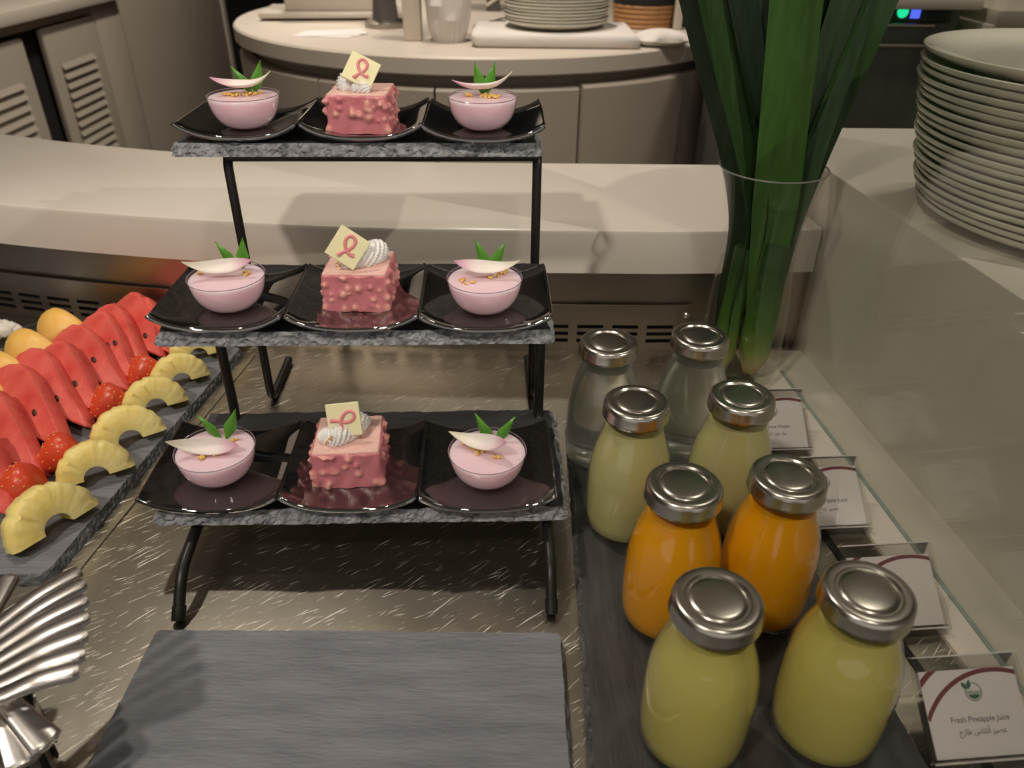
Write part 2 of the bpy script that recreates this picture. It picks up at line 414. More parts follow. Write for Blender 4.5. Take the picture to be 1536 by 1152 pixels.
def sheet(fn, nu, nv, th):
    """grid surface with thickness th, closed"""
    top = [Vector(fn(i/nu, j/nv)) for j in range(nv + 1) for i in range(nu + 1)]
    W = nu + 1
    nor = []
    for j in range(nv + 1):
        for i in range(nu + 1):
            a = top[j*W + min(i+1, nu)] - top[j*W + max(i-1, 0)]
            b = top[min(j+1, nv)*W + i] - top[max(j-1, 0)*W + i]
            c = a.cross(b); nor.append(c.normalized() if c.length > 1e-12 else Vector((0, 0, 1)))
    bot = [p - q*th for p, q in zip(top, nor)]
    n = len(top); v = top + bot; f = []
    for j in range(nv):
        for i in range(nu):
            a = j*W + i; f.append((a, a+1, a+1+W, a+W)); f.append((a+n, a+W+n, a+1+W+n, a+1+n))
    loop = [i for i in range(W)] + [j*W + nu for j in range(1, nv+1)] + [nv*W + i for i in range(nu-1, -1, -1)] + [j*W for j in range(nv-1, 0, -1)]
    for k in range(len(loop)):
        a, b = loop[k], loop[(k+1) % len(loop)]
        f.append((b, a, a+n, b+n))
    return v, f

def prism(poly, z0, z1):
    n = len(poly)
    v = [(x, y, z0) for x, y in poly] + [(x, y, z1) for x, y in poly]
    f = [tuple(range(n-1, -1, -1)), tuple(range(n, 2*n))]
    f += [(i, (i+1) % n, (i+1) % n + n, i + n) for i in range(n)]
    return v, f

def ell(cx, cy, cz, rx, ry, rz, nu=8, nv=6, mx=None):
    v = [(cx, cy, cz - rz)]; f = []
    for j in range(1, nv):
        t = PI*j/nv
        for k in range(nu):
            a = 2*PI*k/nu
            v.append((cx + rx*math.sin(t)*math.cos(a), cy + ry*math.sin(t)*math.sin(a), cz - rz*math.cos(t)))
    v.append((cx, cy, cz + rz)); L = len(v) - 1
    for k in range(nu):
        f.append((0, 1 + (k+1) % nu, 1 + k))
        f.append((L, L - nu + k, L - nu + (k+1) % nu))
    for j in range(nv - 2):
        for k in range(nu):
            a, b = 1 + j*nu + k, 1 + j*nu + (k+1) % nu
            f.append((a, b, b + nu, a + nu))
    if mx is not None: v = [tuple(mx @ Vector(p)) for p in v]
    return v, f

def slate_mesh(corners, t, seed, cr=0.006, chip=0.0035, step=0.0026, wob=0.0012, rings=5, rag=0.40):
    """slab of slate: wavy outline, chipped sloping edges (material 1), flat cleft face (material 0)"""
    rnd = random.Random(seed)
    P = [Vector((*c, 0)) for c in corners]; n = len(P)
    pts = []
    for i in range(n):
        a, b, c = P[i-1], P[i], P[(i+1) % n]
        d1 = (a - b).normalized(); d2 = (c - b).normalized()
        for k in range(5):
            t_ = k/4; pts.append((b + d1*cr)*(1-t_)**2 + b*2*t_*(1-t_) + (b + d2*cr)*t_*t_)
        e = P[(i+1) % n] - d2*cr; s = b + d2*cr
        m = max(2, int((e - s).length/step))
        pts += [s.lerp(e, k/m) for k in range(1, m)]
    N = len(pts)
    nor = []
    for i in range(N):
        d = (pts[(i+1) % N] - pts[i-1]).normalized(); nor.append(Vector((d.y, -d.x, 0)))
    area = sum(pts[i].x*pts[(i+1) % N].y - pts[(i+1) % N].x*pts[i].y for i in range(N))
    sg = 1 if area > 0 else -1
    ph = [rnd.uniform(0, 6.28) for _ in range(6)]
    mb = MB(); V = []
    lowfreq = [sum(math.sin(i*fq + p)*a for fq, p, a in ((0.11, ph[0], .5), (0.31, ph[1], .35), (0.83, ph[2], .25))) for i in range(N)]
    for r in range(rings + 1):
        u = r/rings
        for i in range(N):
            off = -chip*(0.15 + 0.85*u**1.3)*(1 + 0.45*lowfreq[i]) + wob*lowfreq[i]*0.7
            if 0 < r < rings: off += rnd.uniform(-1, 1)*chip*rag
            else: off += rnd.uniform(-1, 1)*chip*0.08
            z = t*u + (rnd.uniform(-1, 1)*t*0.06 if 0 < r < rings else 0)
            p = pts[i] + nor[i]*sg*off
            V.append((p.x, p.y, z))
    F = []; MI = []
    for r in range(rings):
        for i in range(N):
            a, b = r*N + i, r*N + (i+1) % N
            F.append((a, b, b + N, a + N)); MI.append(1)
    F.append(tuple(range(N-1, -1, -1))); MI.append(1)
    F.append(tuple(rings*N + i for i in range(N))); MI.append(0)
    mb.v, mb.f, mb.m = V, F, MI
    return mb

# ================================================================== THE ROOM
FLOOR_Z, CEIL_Z = -0.86, 1.78
def struct(name, vf, m, **k): return tag(obj(name, vf, m, **k), kind='structure')
tag(struct('floor', box(-4, 4, -3.0, 5.6, FLOOR_Z - 0.05, FLOOR_Z), M['floor'], smooth=0), 'dark tiled floor of the dining room')
tag(struct('ceiling', box(-4, 4, -3.0, 5.6, CEIL_Z, CEIL_Z + 0.05), M['ceil'], smooth=0), 'plain painted ceiling over the buffet')
tag(struct('wall_back', box(-4, 4, 5.5, 5.6, FLOOR_Z, CEIL_Z), M['dark'], smooth=0), 'dark back wall behind the round bar')
tag(struct('wall_left', box(-4.1, -4.0, -3.0, 5.6, FLOOR_Z, CEIL_Z), M['wallm'], smooth=0), 'dim side wall beyond the cabinets')
tag(struct('wall_right', box(4.0, 4.1, -3.0, 5.6, FLOOR_Z, CEIL_Z), M['wallm'], smooth=0), 'dim side wall beyond the machine')

# ================================================================== BUFFET COUNTER
BZ = -FLOOR_Z      # children are placed in world terms: z + BZ
back_counter = thing('back_counter', 'white curved ledge counter above a slotted steel panel behind the desserts', 'counter', (0, 0, FLOOR_Z))
bed_unit = thing('display_bed', 'scratched stainless steel display bed with a plate joint', 'display bed', (0, 0, FLOOR_Z))
side_counter = thing('side_counter', 'raised white side counter block carrying the tall plate stack', 'counter', (0, 0, FLOOR_Z))
def bpart(name, vf, m, parent=None, **k): return obj(name, vf, m, parent=parent or back_counter, loc=(0, 0, BZ), **k)

def front_y(x):    # front face line of the back ledge (fascia), measured from the photo
    if x > 0.0: return 0.747 + 0.06*max(0, x - 0.16)
    return 0.747 + 0.205*x*x
def back_y(x):     # rear edge of the back ledge
    if x > -0.10: return 0.982
    return 0.982 + 0.31*(x + 0.10)**2
XL, XR = -1.15, 0.318
NX = 60
xs = [XL + (XR - XL)*i/NX for i in range(NX + 1)]
TOPZ, FASZ = 0.139, 0.092
def arc_slab(z0, z1, xs, fy, by, r=0.004):
    prof = []
    for x in xs:
        a, b = fy(x), by(x)
        e = lambda y: min(x, 0.3412 - 0.105*(y - 0.524))     # butts against the side block
        prof.append([(e(a), a, z0), (e(a), a, z1 - r), (e(a), a + r*0.3, z1 - r*0.3), (e(a), a + r, z1), (e(b), b, z1), (e(b), b, z0)])
    v = [p for q in prof for p in q]; k = 6; f = []
    for i in range(len(xs) - 1):
        for j in range(k):
            a, b = i*k + j, i*k + (j+1) % k
            f.append((a, b, b + k, a + k))
    f += [tuple(range(k-1, -1, -1)), tuple((len(xs)-1)*k + j for j in range(k))]
    return v, f
bpart('counter_ledge', arc_slab(FASZ, TOPZ, xs, front_y, back_y), M['solid'], smooth=30)
# body under the ledge down to the floor (public side out of view)
def shell(x0, x1, y0, y1, z0, z1): return box(x0, x1, y0, y1, z0, z1)
bpart('carcass', arc_slab(FLOOR_Z, FASZ, xs, lambda x: front_y(x) + 0.012, lambda x: back_y(x) - 0.03), M['panel'], smooth=30)
bpart('bed_carcass', box(XL + 0.01, 0.24, 0.08, 0.735, FLOOR_Z, -0.012), M['panel'], parent=bed_unit, smooth=0)
# steel bed
bed_n = [x for x in xs if x < 0.25]
bed_poly = [(XL, 0.06), (0.305, 0.06), (0.305, front_y(0.305))] + [(x, front_y(x)) for x in bed_n[::-1]]
steel = bpart('steel_bed', prism(bed_poly, -0.012, 0.0), M['steel'], parent=bed_unit, smooth=0)
# joint between two bed plates
ga, gb = at(392, 520, z=0), at(60, 925, z=0)
def strip(a, b, w, z0, z1):
    d = (b - a); d.z = 0; d.normalize(); nn = Vector((-d.y, d.x, 0))*w*0.5
    return prism([tuple((a + nn).xy), tuple((a - nn).xy), tuple((b - nn).xy), tuple((b + nn).xy)], z0, z1)
bpart('bed_joint', strip(ga, gb, 0.0035, 0.0, 0.0012), M['steeld'], parent=bed_unit, smooth=0)

# steel back panel with vent slots (upper plain band, lower vented band)
def surf_pt(x, z, d): return (x, front_y(x) + d, z)
def arc_band(x0, x1, z0, z1, d, th, n=40):
    return sheet(lambda u, w: surf_pt(x0 + (x1-x0)*u, z0 + (z1-z0)*w, d), n, 1, th)
bpart('steel_back_panel', arc_band(XL, 0.318, 0.0, FASZ, 0.006, 0.002), M['steel2'], smooth=30)
SW, SG = 0.0285, 0.0095
xe = 0.193
zb = [0.0, 0.010, 0.0142, 0.0185, 0.0227, 0.027, 0.0312, 0.055]
xb = [xe, xe - 0.018]
while xb[-1] > XL + 0.05: xb += [xb[-1] - SW, xb[-1] - SW - SG]
xb = xb[::-1]
hole_col = lambda i: (len(xb) - 2 - i) % 2 == 1 and i > 0
mb = MB(); idx = {}
def vid(i, j):
    if (i, j) not in idx:
        idx[(i, j)] = len(mb.v); mb.v.append(surf_pt(xb[i], zb[j], 0.001))
    return idx[(i, j)]
for i in range(len(xb) - 1):
    for j in range(len(zb) - 1):
        if hole_col(i) and j in (1, 3, 5): continue
        mb.f.append((vid(i, j), vid(i+1, j), vid(i+1, j+1), vid(i, j+1))); mb.m.append(0)
vent = bpart('vent_grille', mb, M['steel2'], smooth=0)
sm = vent.modifiers.new('thickness', 'SOLIDIFY'); sm.thickness = 0.0016; sm.offset = 0
bpart('vent_backing', arc_band(XL, xe, 0.004, 0.040, 0.0045, 0.001), M['dark'], smooth=30)
bq = at(1052, 474, y=front_y(0.19))
obj('vent_bolt', lathe([(0.0035, 0), (0.0035, 0.001), (0.002, 0.0025), (0.0, 0.003)], 12, cap1=False), M['chrome'], parent=back_counter,
    loc=(0.188, front_y(0.188), 0.043 + BZ), rot=(PI/2, 0, 0))

# raised block at the right with the plate stack, its ledge and the steel strip beside the tray
def wx(y): return 0.342 - 0.105*(y - 0.524)          # foot of the block's side
def gx(y): return 0.3015 - 0.100*(y - 0.523)         # line of the glass screen
def sx(y): return 0.2755 - 0.125*(y - 0.50)          # where steel meets the white ledge
Y0, Y1 = 0.05, 0.947
BLK = 0.195
def block_poly(): return [(wx(Y0), Y0), (1.25, Y0), (1.25, Y1 + 0.03), (0.75, Y1), (wx(Y1), Y1)]
def bev_prism(poly, z0, z1, r):
    v, f = prism(poly, z0, z1)
    bm = bmesh.new(); vs = [bm.verts.new(p) for p in v]
    for q in f: bm.faces.new([vs[i] for i in q])
    bmesh.ops.bevel(bm, geom=[e for e in bm.edges], offset=r, segments=2, affect='EDGES', profile=0.5)
    bm.verts.index_update()
    out = [tuple(p.co) for p in bm.verts], [tuple(q.index for q in g.verts) for g in bm.faces]
    bm.free(); return out
bpart('raised_block', bev_prism(block_poly(), FLOOR_Z, BLK, 0.0025), M['solid'], parent=side_counter, smooth=30)
bpart('side_ledge', prism([(sx(Y0), Y0), (wx(Y0), Y0), (wx(0.745), 0.745), (sx(0.745), 0.745)], -0.01, 0.003), M['solid'], parent=bed_unit, smooth=0)
bl0, bl1 = Vector((0.2785, 0.25, 0)), Vector((0.225, 0.60, 0))
bpart('drain_slot', strip(bl0, bl1, 0.006, 0.0, 0.0008), M['dark'], parent=bed_unit, smooth=0)

# ------------------------------------------------------------------ glass screen standing on the ledge
gs = thing('glass_screen', 'tall clear glass screen with a green edge standing on the side ledge', 'glass screen', (gx(0.40), 0.40, 0.003))
gl = []
for y in (0.10, 0.70): gl.append(Vector((gx(y) - gx(0.40), y - 0.40, 0)))
dn = (gl[1] - gl[0]).normalized(); nn = Vector((-dn.y, dn.x, 0))*0.0016
def slabbox(z0, z1, w=1.0): 
    q = [gl[0] + nn*w, gl[0] - nn*w, gl[1] - nn*w, gl[1] + nn*w]
    return prism([tuple(p.xy) for p in q], z0, z1)
v_, f_ = slabbox(0.0008, 0.62)
obj('pane', (v_, f_), M['pane'], parent=gs, smooth=0)
obj('pane_bottom_edge', slabbox(0, 0.0012, 1.05), M['pane_edge'], parent=gs, smooth=0)

# ================================================================== DISPLAY RACK
YAW = math.radians(1.98)
RO = (-0.257, 0.412, 0.0)
rack = thing('dessert_rack', 'three-tier black metal rack with slate shelves holding the desserts', 'rack', RO, YAW)
RM = Matrix.Translation(RO) @ Matrix.Rotation(YAW, 4, 'Z')
SL = [(0.0, 0.0, 0.051), (-0.007, 0.0853, 0.150), (-0.012, 0.2065, 0.256)]
SW_, SD, ST = 0.3005, 0.1345, 0.0098
for k, (a, b, z) in enumerate(SL):
    m = slate_mesh([(a, b), (a + SW_, b), (a + SW_, b + SD), (a, b + SD)], ST, 30 + k, cr=0.008, chip=0.0052)
    o = obj('slate_shelf', m, [M['slates'], M['slatee']], parent=rack, loc=(0, 0, z - ST), smooth=0)
RR = 0.0040
def rod(name, pts, r=RR, fil=0.012):
    return obj(name, tube(fillet(pts, fil), r, 12), M['black'], parent=rack, smooth=60)
for a in (0.0287, 0.2842):
    ins = 0.004
    z1, z2, z3 = SL[0][2] - ST - RR, SL[1][2] - ST - RR, SL[2][2] - ST - RR
    # front leg: foot, knee, up behind the lowest shelf, up to the middle shelf and back under it
    rod('leg', [(a, -0.052, 0.0040), (a, -0.030, 0.028), (a, 0.010, z1 - 0.003), (a, 0.100, z1), (a, 0.124, z1 + 0.012), (a, 0.124, z2), (a, 0.208, z2)])
    # rear leg: long foot behind, post up to the top shelf
    rod('leg', [(a, 0.300, 0.0045), (a, 0.222, 0.0045), (a, 0.222, z3), (a, 0.325, z3)])
    rod('shelf_arm', [(a, 0.208, z2), (a, 0.222, z2)])
    d_ = Vector((0, 0.022, 0.0225)).normalized(); e_ = Vector((a, -0.052, 0.0040))
    obj('foot_cap', tube([e_ - d_*0.0012, e_ - d_*0.0008, e_ + d_*0.009, e_ + d_*0.0094], [0.0035, 0.0046, 0.0047, 0.0042], 14), M['black'], parent=rack, smooth=50)
for b, z in ((0.012, SL[0][2] - ST - RR), (0.124, SL[1][2] - ST - RR), (0.222, SL[2][2] - ST - RR), (0.110, SL[0][2] - ST - RR)):
    rod('cross_bar', [(0.0287, b, z), (0.2842, b, z)])

# ------------------------------------------------------------------ square black plates
PS = 0.0488
def plate_fn(u, v, dz=0.0):
    x, y = (u*2 - 1), (v*2 - 1)
    # slightly rounded corners
    k = 1 - 0.03*(abs(x)*abs(y))**6
    rise = 0.0112*abs(x)**2.6 + 0.0022*max(0, (abs(y) - 0.7)/0.3)**2
    return (x*PS*k, y*PS*k, 0.0040 + rise)
plate_me = None
row_lab = ['lowest', 'middle', 'top']
col_lab = [' at the fruit end', '', ' at the juice end']
def place_rack(a, b, z): return RM @ Vector((a, b, z))
plates = {}
proto_plate = None
for r in range(3):
    for c in range(3):
        a0, b0, z0 = SL[r]
        a = (0.044, 0.1425, 0.2405)[c]
        b = b0 + (0.0475, 0.047, 0.050)[r] + (0, -0.001, -0.003)[c]
        if r == 2 and c == 2: b -= 0.004
        p = place_rack(a, b, z0)
        if proto_plate is None:
            o = obj('square_plate', sheet(plate_fn, 26, 26, 0.0036), M['bglass'], smooth=60)
            bv = o.modifiers.new('soft_rim', 'BEVEL'); bv.width = 0.0012; bv.segments = 2; bv.limit_method = 'ANGLE'
            proto_plate = o
        else:
            o = proto_plate.copy(); COL.objects.link(o)
        o.location = p; o.rotation_euler = (0, 0, YAW + math.radians(random.uniform(-1.2, 1.2)))
        what = 'pink cake' if c == 1 else 'pink pudding'
        tag(o, 'black square plate under the %s%s on the %s shelf' % (what, col_lab[c], row_lab[r]), 'plate', 'square plates on the rack')
        plates[(r, c)] = p

# ------------------------------------------------------------------ pudding cups
BR, BH = 0.0285, 0.0262
def bowl_prof(k=1.0, off=0.0, top=1.0):
    out = []
    for i in range(13):
        t = i/12
        r = 0.013 + (BR - 0.013)*math.sin(t*PI/2)**0.62 if t > 0 else 0.013
        z = BH*(1 - math.cos(t*PI/2)**1.0)
        out.append((r*k - off, z))
    return out
def bowl_profile(off):
    # rounded bowl: flat small foot, round belly, steep wall
    pts = [(0.0095, 0.0), (0.0140, 0.0008), (0.0180, 0.0028), (0.0215, 0.0058), (0.0240, 0.0092), (0.0260, 0.0132), (0.0274, 0.0176), (0.0282, 0.0220), (0.0285, 0.0262)]
    return [(max(0.001, r - off), z + (off if i < 4 else off*0.5)) for i, (r, z) in enumerate(pts)]
def petal_mesh(L, w, lift, hook):
    def fn(u, v):
        x = (u*2 - 1); s = v*2 - 1
        ww = w*max(0.02, (1 - abs(x)**2.2))*(1.0 + 0.25*x)
        return (x*L, s*ww, lift*abs(x)**2.3*(1 if x < 0 else hook) + 0.006*s*s*(1 - x*x)*0.6)
    return sheet(fn, 22, 6, 0.0006)
def leaf_mesh(L, w):
    def fn(u, v):
        ww = w*(0.25 + 2.2*v if v < 0.38 else (1.086*(1 - v)/0.62 + 0.02))
        s = u*2 - 1
        return (s*ww, 0.0012*abs(s) + 0.002*v*v, v*L)
    return sheet(fn, 6, 12, 0.0004)
petal_me = petal_mesh(0.0245, 0.0062, 0.0125, 0.62)
def pudding_cup(r, c, pos, petal, leaves, crumbs, label):
    """petal = (dx, dy, dz, yaw, pitch, roll, flip); leaves = [(dx, dy, yaw, lean_x, lean_y, len)]; crumbs = list of (dx,dy)"""
    t = thing('pudding_cup', label, 'dessert', pos, YAW, 'pink puddings on the rack')
    gb = obj('glass_bowl', lathe(bowl_profile(0), 48, cap1=False), M['glass'], parent=t, smooth=60)
    obj('bowl_rim', tube([(BR*math.cos(2*PI*k/48), BR*math.sin(2*PI*k/48), BH) for k in range(49)], 0.00033, 5), M['bowlrim'], parent=gb, smooth=60)
    pr = bowl_profile(0.0006)
    lv = 0.0248
    pr[-1] = (0.0278, lv - 0.0006)
    pr += [(0.0274, lv - 0.0001), (0.0264, lv), (0.012, lv + 0.0002), (0.0008, lv + 0.0002)]
    obj('pudding', lathe(pr, 48), M['pudding'], parent=t, smooth=50)
    rnd = random.Random(r*10 + c)
    mb = MB()
    for (x, y) in crumbs:
        for k in range(3):
            mx = Matrix.Translation((x + rnd.uniform(-.0022, .0022), y + rnd.uniform(-.0018, .0018), lv + 0.0007 + 0.0012*rnd.random())) @ Euler((rnd.uniform(-.5, .5), rnd.uniform(-.5, .5), rnd.uniform(0, 6))).to_matrix().to_4x4()
            mb.add(ell(0, 0, 0, rnd.uniform(.0015, .0027), rnd.uniform(.0010, .0015), rnd.uniform(.0008, .0013), 6, 4), 0, mx)
    tag(obj('crumble', mb, M['crumb'], parent=t, smooth=60), kind='stuff')
    dx, dy, dz, yw, pt, rl, fl = petal
    po = obj('petal', petal_me, M['petal'], parent=t, loc=(dx, dy, lv + dz), rot=(rl, pt, yw), smooth=60)
    for (lx, ly, lyaw, leanx, leany, ll) in leaves:
        obj('leaf', leaf_mesh(ll*1.15, 0.0046), M['pandan'], parent=t, loc=(lx, ly, lv + 0.0005), rot=(leanx, leany, lyaw), smooth=60)
    return t
CR = lambda pts: [(x/1000, y/1000) for x, y in pts]
rad = math.radians
cups = [
 (0, 0, (322, 672), (-0.005, -0.003, 0.0045, rad(2), rad(4), rad(38), 0), [(0.001, 0.011, rad(-10), rad(-8), rad(-48), 0.0215), (0.005, 0.012, rad(10), rad(-6), rad(24), 0.0215)],
  CR([(-9, -7), (-6, -10), (-4, -7), (-8, -12), (8, 1), (12, 10), (3, -7)]), 'pink pudding on the lowest shelf under a level white petal, nearest the fruit slate'),
 (0, 2, (731, 675), (-0.003, 0.001, 0.0065, rad(-34), rad(-14), rad(30), 0), [(0.004, 0.008, rad(-10), rad(-10), rad(-34), 0.0235), (0.006, 0.009, rad(10), rad(-8), rad(42), 0.0215)],
  CR([(-18, 10), (-14, 8), (-12, 4), (-8, 0), (-5, -3), (6, -7), (10, -8), (8, 8), (10, 13), (-3, 1)]), 'pink pudding on the lowest shelf with a steep white petal, beside the juice tray'),
 (1, 0, (339, 413), (-0.004, 0.002, 0.0060, rad(8), rad(-2), rad(30), 0), [(0.004, 0.014, rad(-10), rad(-8), rad(-42), 0.0225), (0.008, 0.015, rad(5), rad(-6), rad(8), 0.0205)],
  CR([(13, 6), (15, 4), (14, 8), (-22, 5)]), 'pink pudding on the middle shelf under a boat-shaped white petal and bright leaves'),
 (1, 2, (727, 416), (0.001, 0.004, 0.0060, rad(180), rad(-4), rad(-24), 0), [(0.003, 0.012, rad(-10), rad(-8), rad(-26), 0.0235), (0.004, 0.012, rad(10), rad(-6), rad(32), 0.0225)],
  CR([(-16, -4), (-15, -8), (-8, -7), (8, 3), (13, 8), (15, 12), (5, 1)]), 'pink pudding on the middle shelf under a pink-tipped petal and two dark leaves'),
 (2, 0, (366, 152), (0.0, 0.002, 0.0068, rad(180), rad(0), rad(-8), 0), [(0.004, 0.010, rad(-10), rad(-8), rad(-42), 0.0225), (0.007, 0.010, rad(10), rad(-6), rad(18), 0.0225)],
  CR([(-15, 0), (-11, 2), (-8, 4), (-4, 2), (0, 4), (4, 3), (8, 5), (12, 8), (-6, -3), (2, -1), (10, 3)]), 'pink pudding on the top shelf with crumble all across under a slim curled petal'),
 (2, 2, (724, 151), (0.0, 0.005, 0.0060, rad(180), rad(2), rad(6), 0), [(0.000, 0.010, rad(-10), rad(-8), rad(-18), 0.0225), (0.003, 0.010, rad(10), rad(-6), rad(20), 0.0225)],
  CR([(0, 0), (3, 2), (6, 0), (9, -1), (4, -3), (8, 3), (12, 1), (-13, 4), (2, 4), (6, 4), (10, -4), (-10, 2)]), 'pink pudding on the top shelf with a heap of crumble before a thin pale petal'),
]
for (r, c, px, petal, leaves, crumbs, label) in cups:
    zb_ = SL[r][2] + 0.0042
    q = at(px[0], px[1], z=zb_ + BH)
    if r == 2: q.y = place_rack(0, SL[2][1] + 0.041, 0).y + (0.002 if c == 2 else 0); q.x = at(px[0], px[1], y=q.y).x
    pudding_cup(r, c, (q.x, q.y, zb_), petal, leaves, crumbs, label)

# ------------------------------------------------------------------ pink cakes
CW, CD, CH = 0.0500, 0.0490, 0.0305
def cake_coating(seed):
    """boxy coating with lumps of nut under the glaze; returns mesh data and a nut weight per vertex"""
    rnd = random.Random(seed)
    nz_, N = 30, 200
    P = []
    for i in range(N):
        t = i/N*4; k = int(t); u = (t - k)*2 - 1
        c = [(u, -1), (1, u), (-u, 1), (-1, -u)][k]
        g = 1/max(1.0, (abs(c[0])**16 + abs(c[1])**16)**(1/16))
        P.append(Vector((c[0]*g*CW/2, c[1]*g*CD/2, 0)))
    lumps = []
    for _ in range(74):
        i = rnd.randrange(N); w = rnd.uniform(0.04, 0.95)
        if w < 0.4 and rnd.random() < 0.4: w += 0.4
        s_ = rnd.uniform(0.0016, 0.0028)
        lumps.append((P[i] + Vector((0, 0, w*CH)), s_, rnd.uniform(0.9, 1.7)*s_*0.85, rnd.random() < 0.72))
    for c in ((-1, -1), (1, -1)):
        lumps.append((Vector((c[0]*CW/2, c[1]*CD/2, 0.003)), 0.0034, 0.0026, True))
    v = []; f = []; wt = []
    ph = [rnd.uniform(0, 6) for _ in range(8)]
    for j in range(nz_ + 1):
        w = j/nz_
        for i in range(N):
            p = P[i]; m_ = max(abs(p.x)/(CW/2), abs(p.y)/(CD/2))
            d = Vector((p.x if abs(p.x) > 0.985*CW/2 else 0, p.y if abs(p.y) > 0.985*CD/2 else 0, 0))
            d = d.normalized() if d.length > 0 else p.normalized()
            z = 0.0003 + w*(CH - 0.0014)
            q0 = p + Vector((0, 0, z))
            h = 0.0005*math.sin(i*0.21 + ph[0] + 3*w) + 0.0004*math.sin(i*0.47 + ph[1] - 7*w) + 0.0011*(1 - w)**4
            nw = 0.0
            for (c, s_, a_, show) in lumps:
                dd = (q0 - c).length_squared
                if dd < 9*s_*s_:
                    e = math.exp(-(dd/(s_*s_))**1.3*0.9); h = max(h, h*0.5 + a_*e)
                    if show: nw = max(nw, e)
            q = q0 + d*h
            if j == nz_: q.z += 0.0005*math.sin(i*0.3 + ph[3]); q -= d*(h + 0.0010)
            v.append(q); wt.append(nw)
    for j in range(nz_):
        for i in range(N):
            a, b = j*N + i, j*N + (i+1) % N
            f.append((a, b, b + N, a + N))
    f.append(tuple(range(N-1, -1, -1))); f.append(tuple(nz_*N + i for i in range(N)))
    return (v, f), wt
def cake_top(seed):
    rnd = random.Random(seed + 5)
    v, f = rbox(-CW/2 + 0.0012, CW/2 - 0.0012, -CD/2 + 0.0012, CD/2 - 0.0012, CH - 0.004, CH, 0.0008, 1)
    return v, f
def cream_rope(pts, radii, ridges, twist, n=72, depth=0.30):
    path = bez(pts, 10)
    N = len(path); R = []
    for i in range(N):
        t = i/(N-1)*(len(radii)-1); k = min(int(t), len(radii)-2); u = t - k
        R.append(radii[k]*(1-u) + radii[k+1]*u)
    return tube(path, [q*1.22 for q in R], n, sec=lambda a, t: 1 + depth*abs(math.cos(ridges*0.5*(a + twist*t))) - depth*0.6)
def ribbon_pts(s):
    # awareness-style loop: two tails crossing under an eye
    P = [(-0.34, -0.62), (-0.14, -0.34), (0.10, -0.10), (0.26, 0.22), (0.24, 0.52), (0.0, 0.66), (-0.22, 0.52), (-0.24, 0.22), (-0.06, -0.10), (0.20, -0.30), (0.46, -0.30)]
    return [(x*s, y*s, 0) for x, y in P]
def cake(r, px_corners, label, cream, choc, golds, seed, yaw_extra=0.0):
    z0 = SL[r][2] + 0.0042
    pts = [at(x, y, z=z0 + CH) for x, y in px_corners]
    ce = sum(pts, Vector())/len(pts)
    if r == 2: ce.y = place_rack(0, SL[2][1] + 0.046, 0).y; ce.x = at(541, 128, y=ce.y).x
    t = thing('pink_cake', label, 'cake', (ce.x, ce.y, z0), YAW + yaw_extra, 'pink cakes on the rack')
    vf, wt = cake_coating(seed)
    co_ = obj('coating', vf, M['coat'], parent=t, smooth=70)
    at_ = co_.data.attributes.new('nut', 'FLOAT', 'POINT'); at_.data.foreach_set('value', wt)
    obj('mousse_top', cake_top(seed), M['caketop'], parent=t, smooth=40)
    rnd = random.Random(seed)
    for (pts_, rr, rid, tw) in cream:
        co = obj('cream_swirl', cream_rope(pts_, rr, rid, tw), M['cream'], parent=t, smooth=50)
    loc, rot, half = choc
    cp = obj('chocolate_square', rbox(-half, half, -half, half, -0.0011, 0.0011, 0.0003, 1), M['choc'], parent=t, loc=loc, rot=rot, smooth=30)
    ang, s = choc_rib[r]
    R2 = Matrix.Rotation(ang, 4, 'Z')
    path = bez([tuple(R2 @ Vector(q)) for q in ribbon_pts(s)], 6)
    N = len(path)
    rr = [0.00125 + 0.0006*(max(0, 1 - i/6) + max(0, 1 - (N-1-i)/6)) for i in range(N)]
    obj('icing_ribbon', tube([(p[0], p[1], 0.0012) for p in path], rr, 8), M['ribbon'], parent=cp, smooth=80)
    gm = MB()
    for (gx_, gy_, gz_) in golds:
        for k in range(7):
            a = Vector((gx_, gy_, gz_)) + Vector((rnd.uniform(-.0016, .0016), rnd.uniform(-.001, .001), rnd.uniform(-.0014, .0014)))
            q = [tuple(a + Vector((rnd.uniform(-.0013, .0013), rnd.uniform(-.0010, .0006), rnd.uniform(-.0013, .0013)))) for _ in range(3)]
            q += [tuple(Vector(e) + Vector((0.0001, 0.0003, 0.0001))) for e in q]
            gm.add((q, [(0, 1, 2), (5, 4, 3), (0, 3, 4, 1), (1, 4, 5, 2), (2, 5, 3, 0)]))
    obj('gold_flake', gm, M['gold'], parent=t, smooth=0)
    return t
choc_rib = {0: (rad(-62), 0.0135), 1: (rad(8), 0.0135), 2: (rad(12), 0.0135)}
cake(0, [(467, 687), (581, 678), (470, 625), (572, 618)], 'pink nut-coated cake on the lowest shelf, its square chip standing upright', 
     [([(-0.013, -0.014, CH + 0.0015), (-0.006, -0.007, CH + 0.004), (0.004, 0.004, CH + 0.0055), (0.014, 0.014, CH + 0.003)], [0.003, 0.0066, 0.0080, 0.0072, 0.002], 11, 5.0),
      ([(-0.019, -0.008, CH), (-0.013, -0.006, CH + 0.003), (-0.008, -0.001, CH + 0.003)], [0.004, 0.0058, 0.003], 9, 3.0)],
     ((-0.001, -0.005, CH + 0.0165), (rad(68), rad(-7), rad(-4)), 0.0122), [(-0.014, -0.017, CH + 0.005), (-0.010, -0.0165, CH + 0.008)], 51, yaw_extra=rad(2.5))
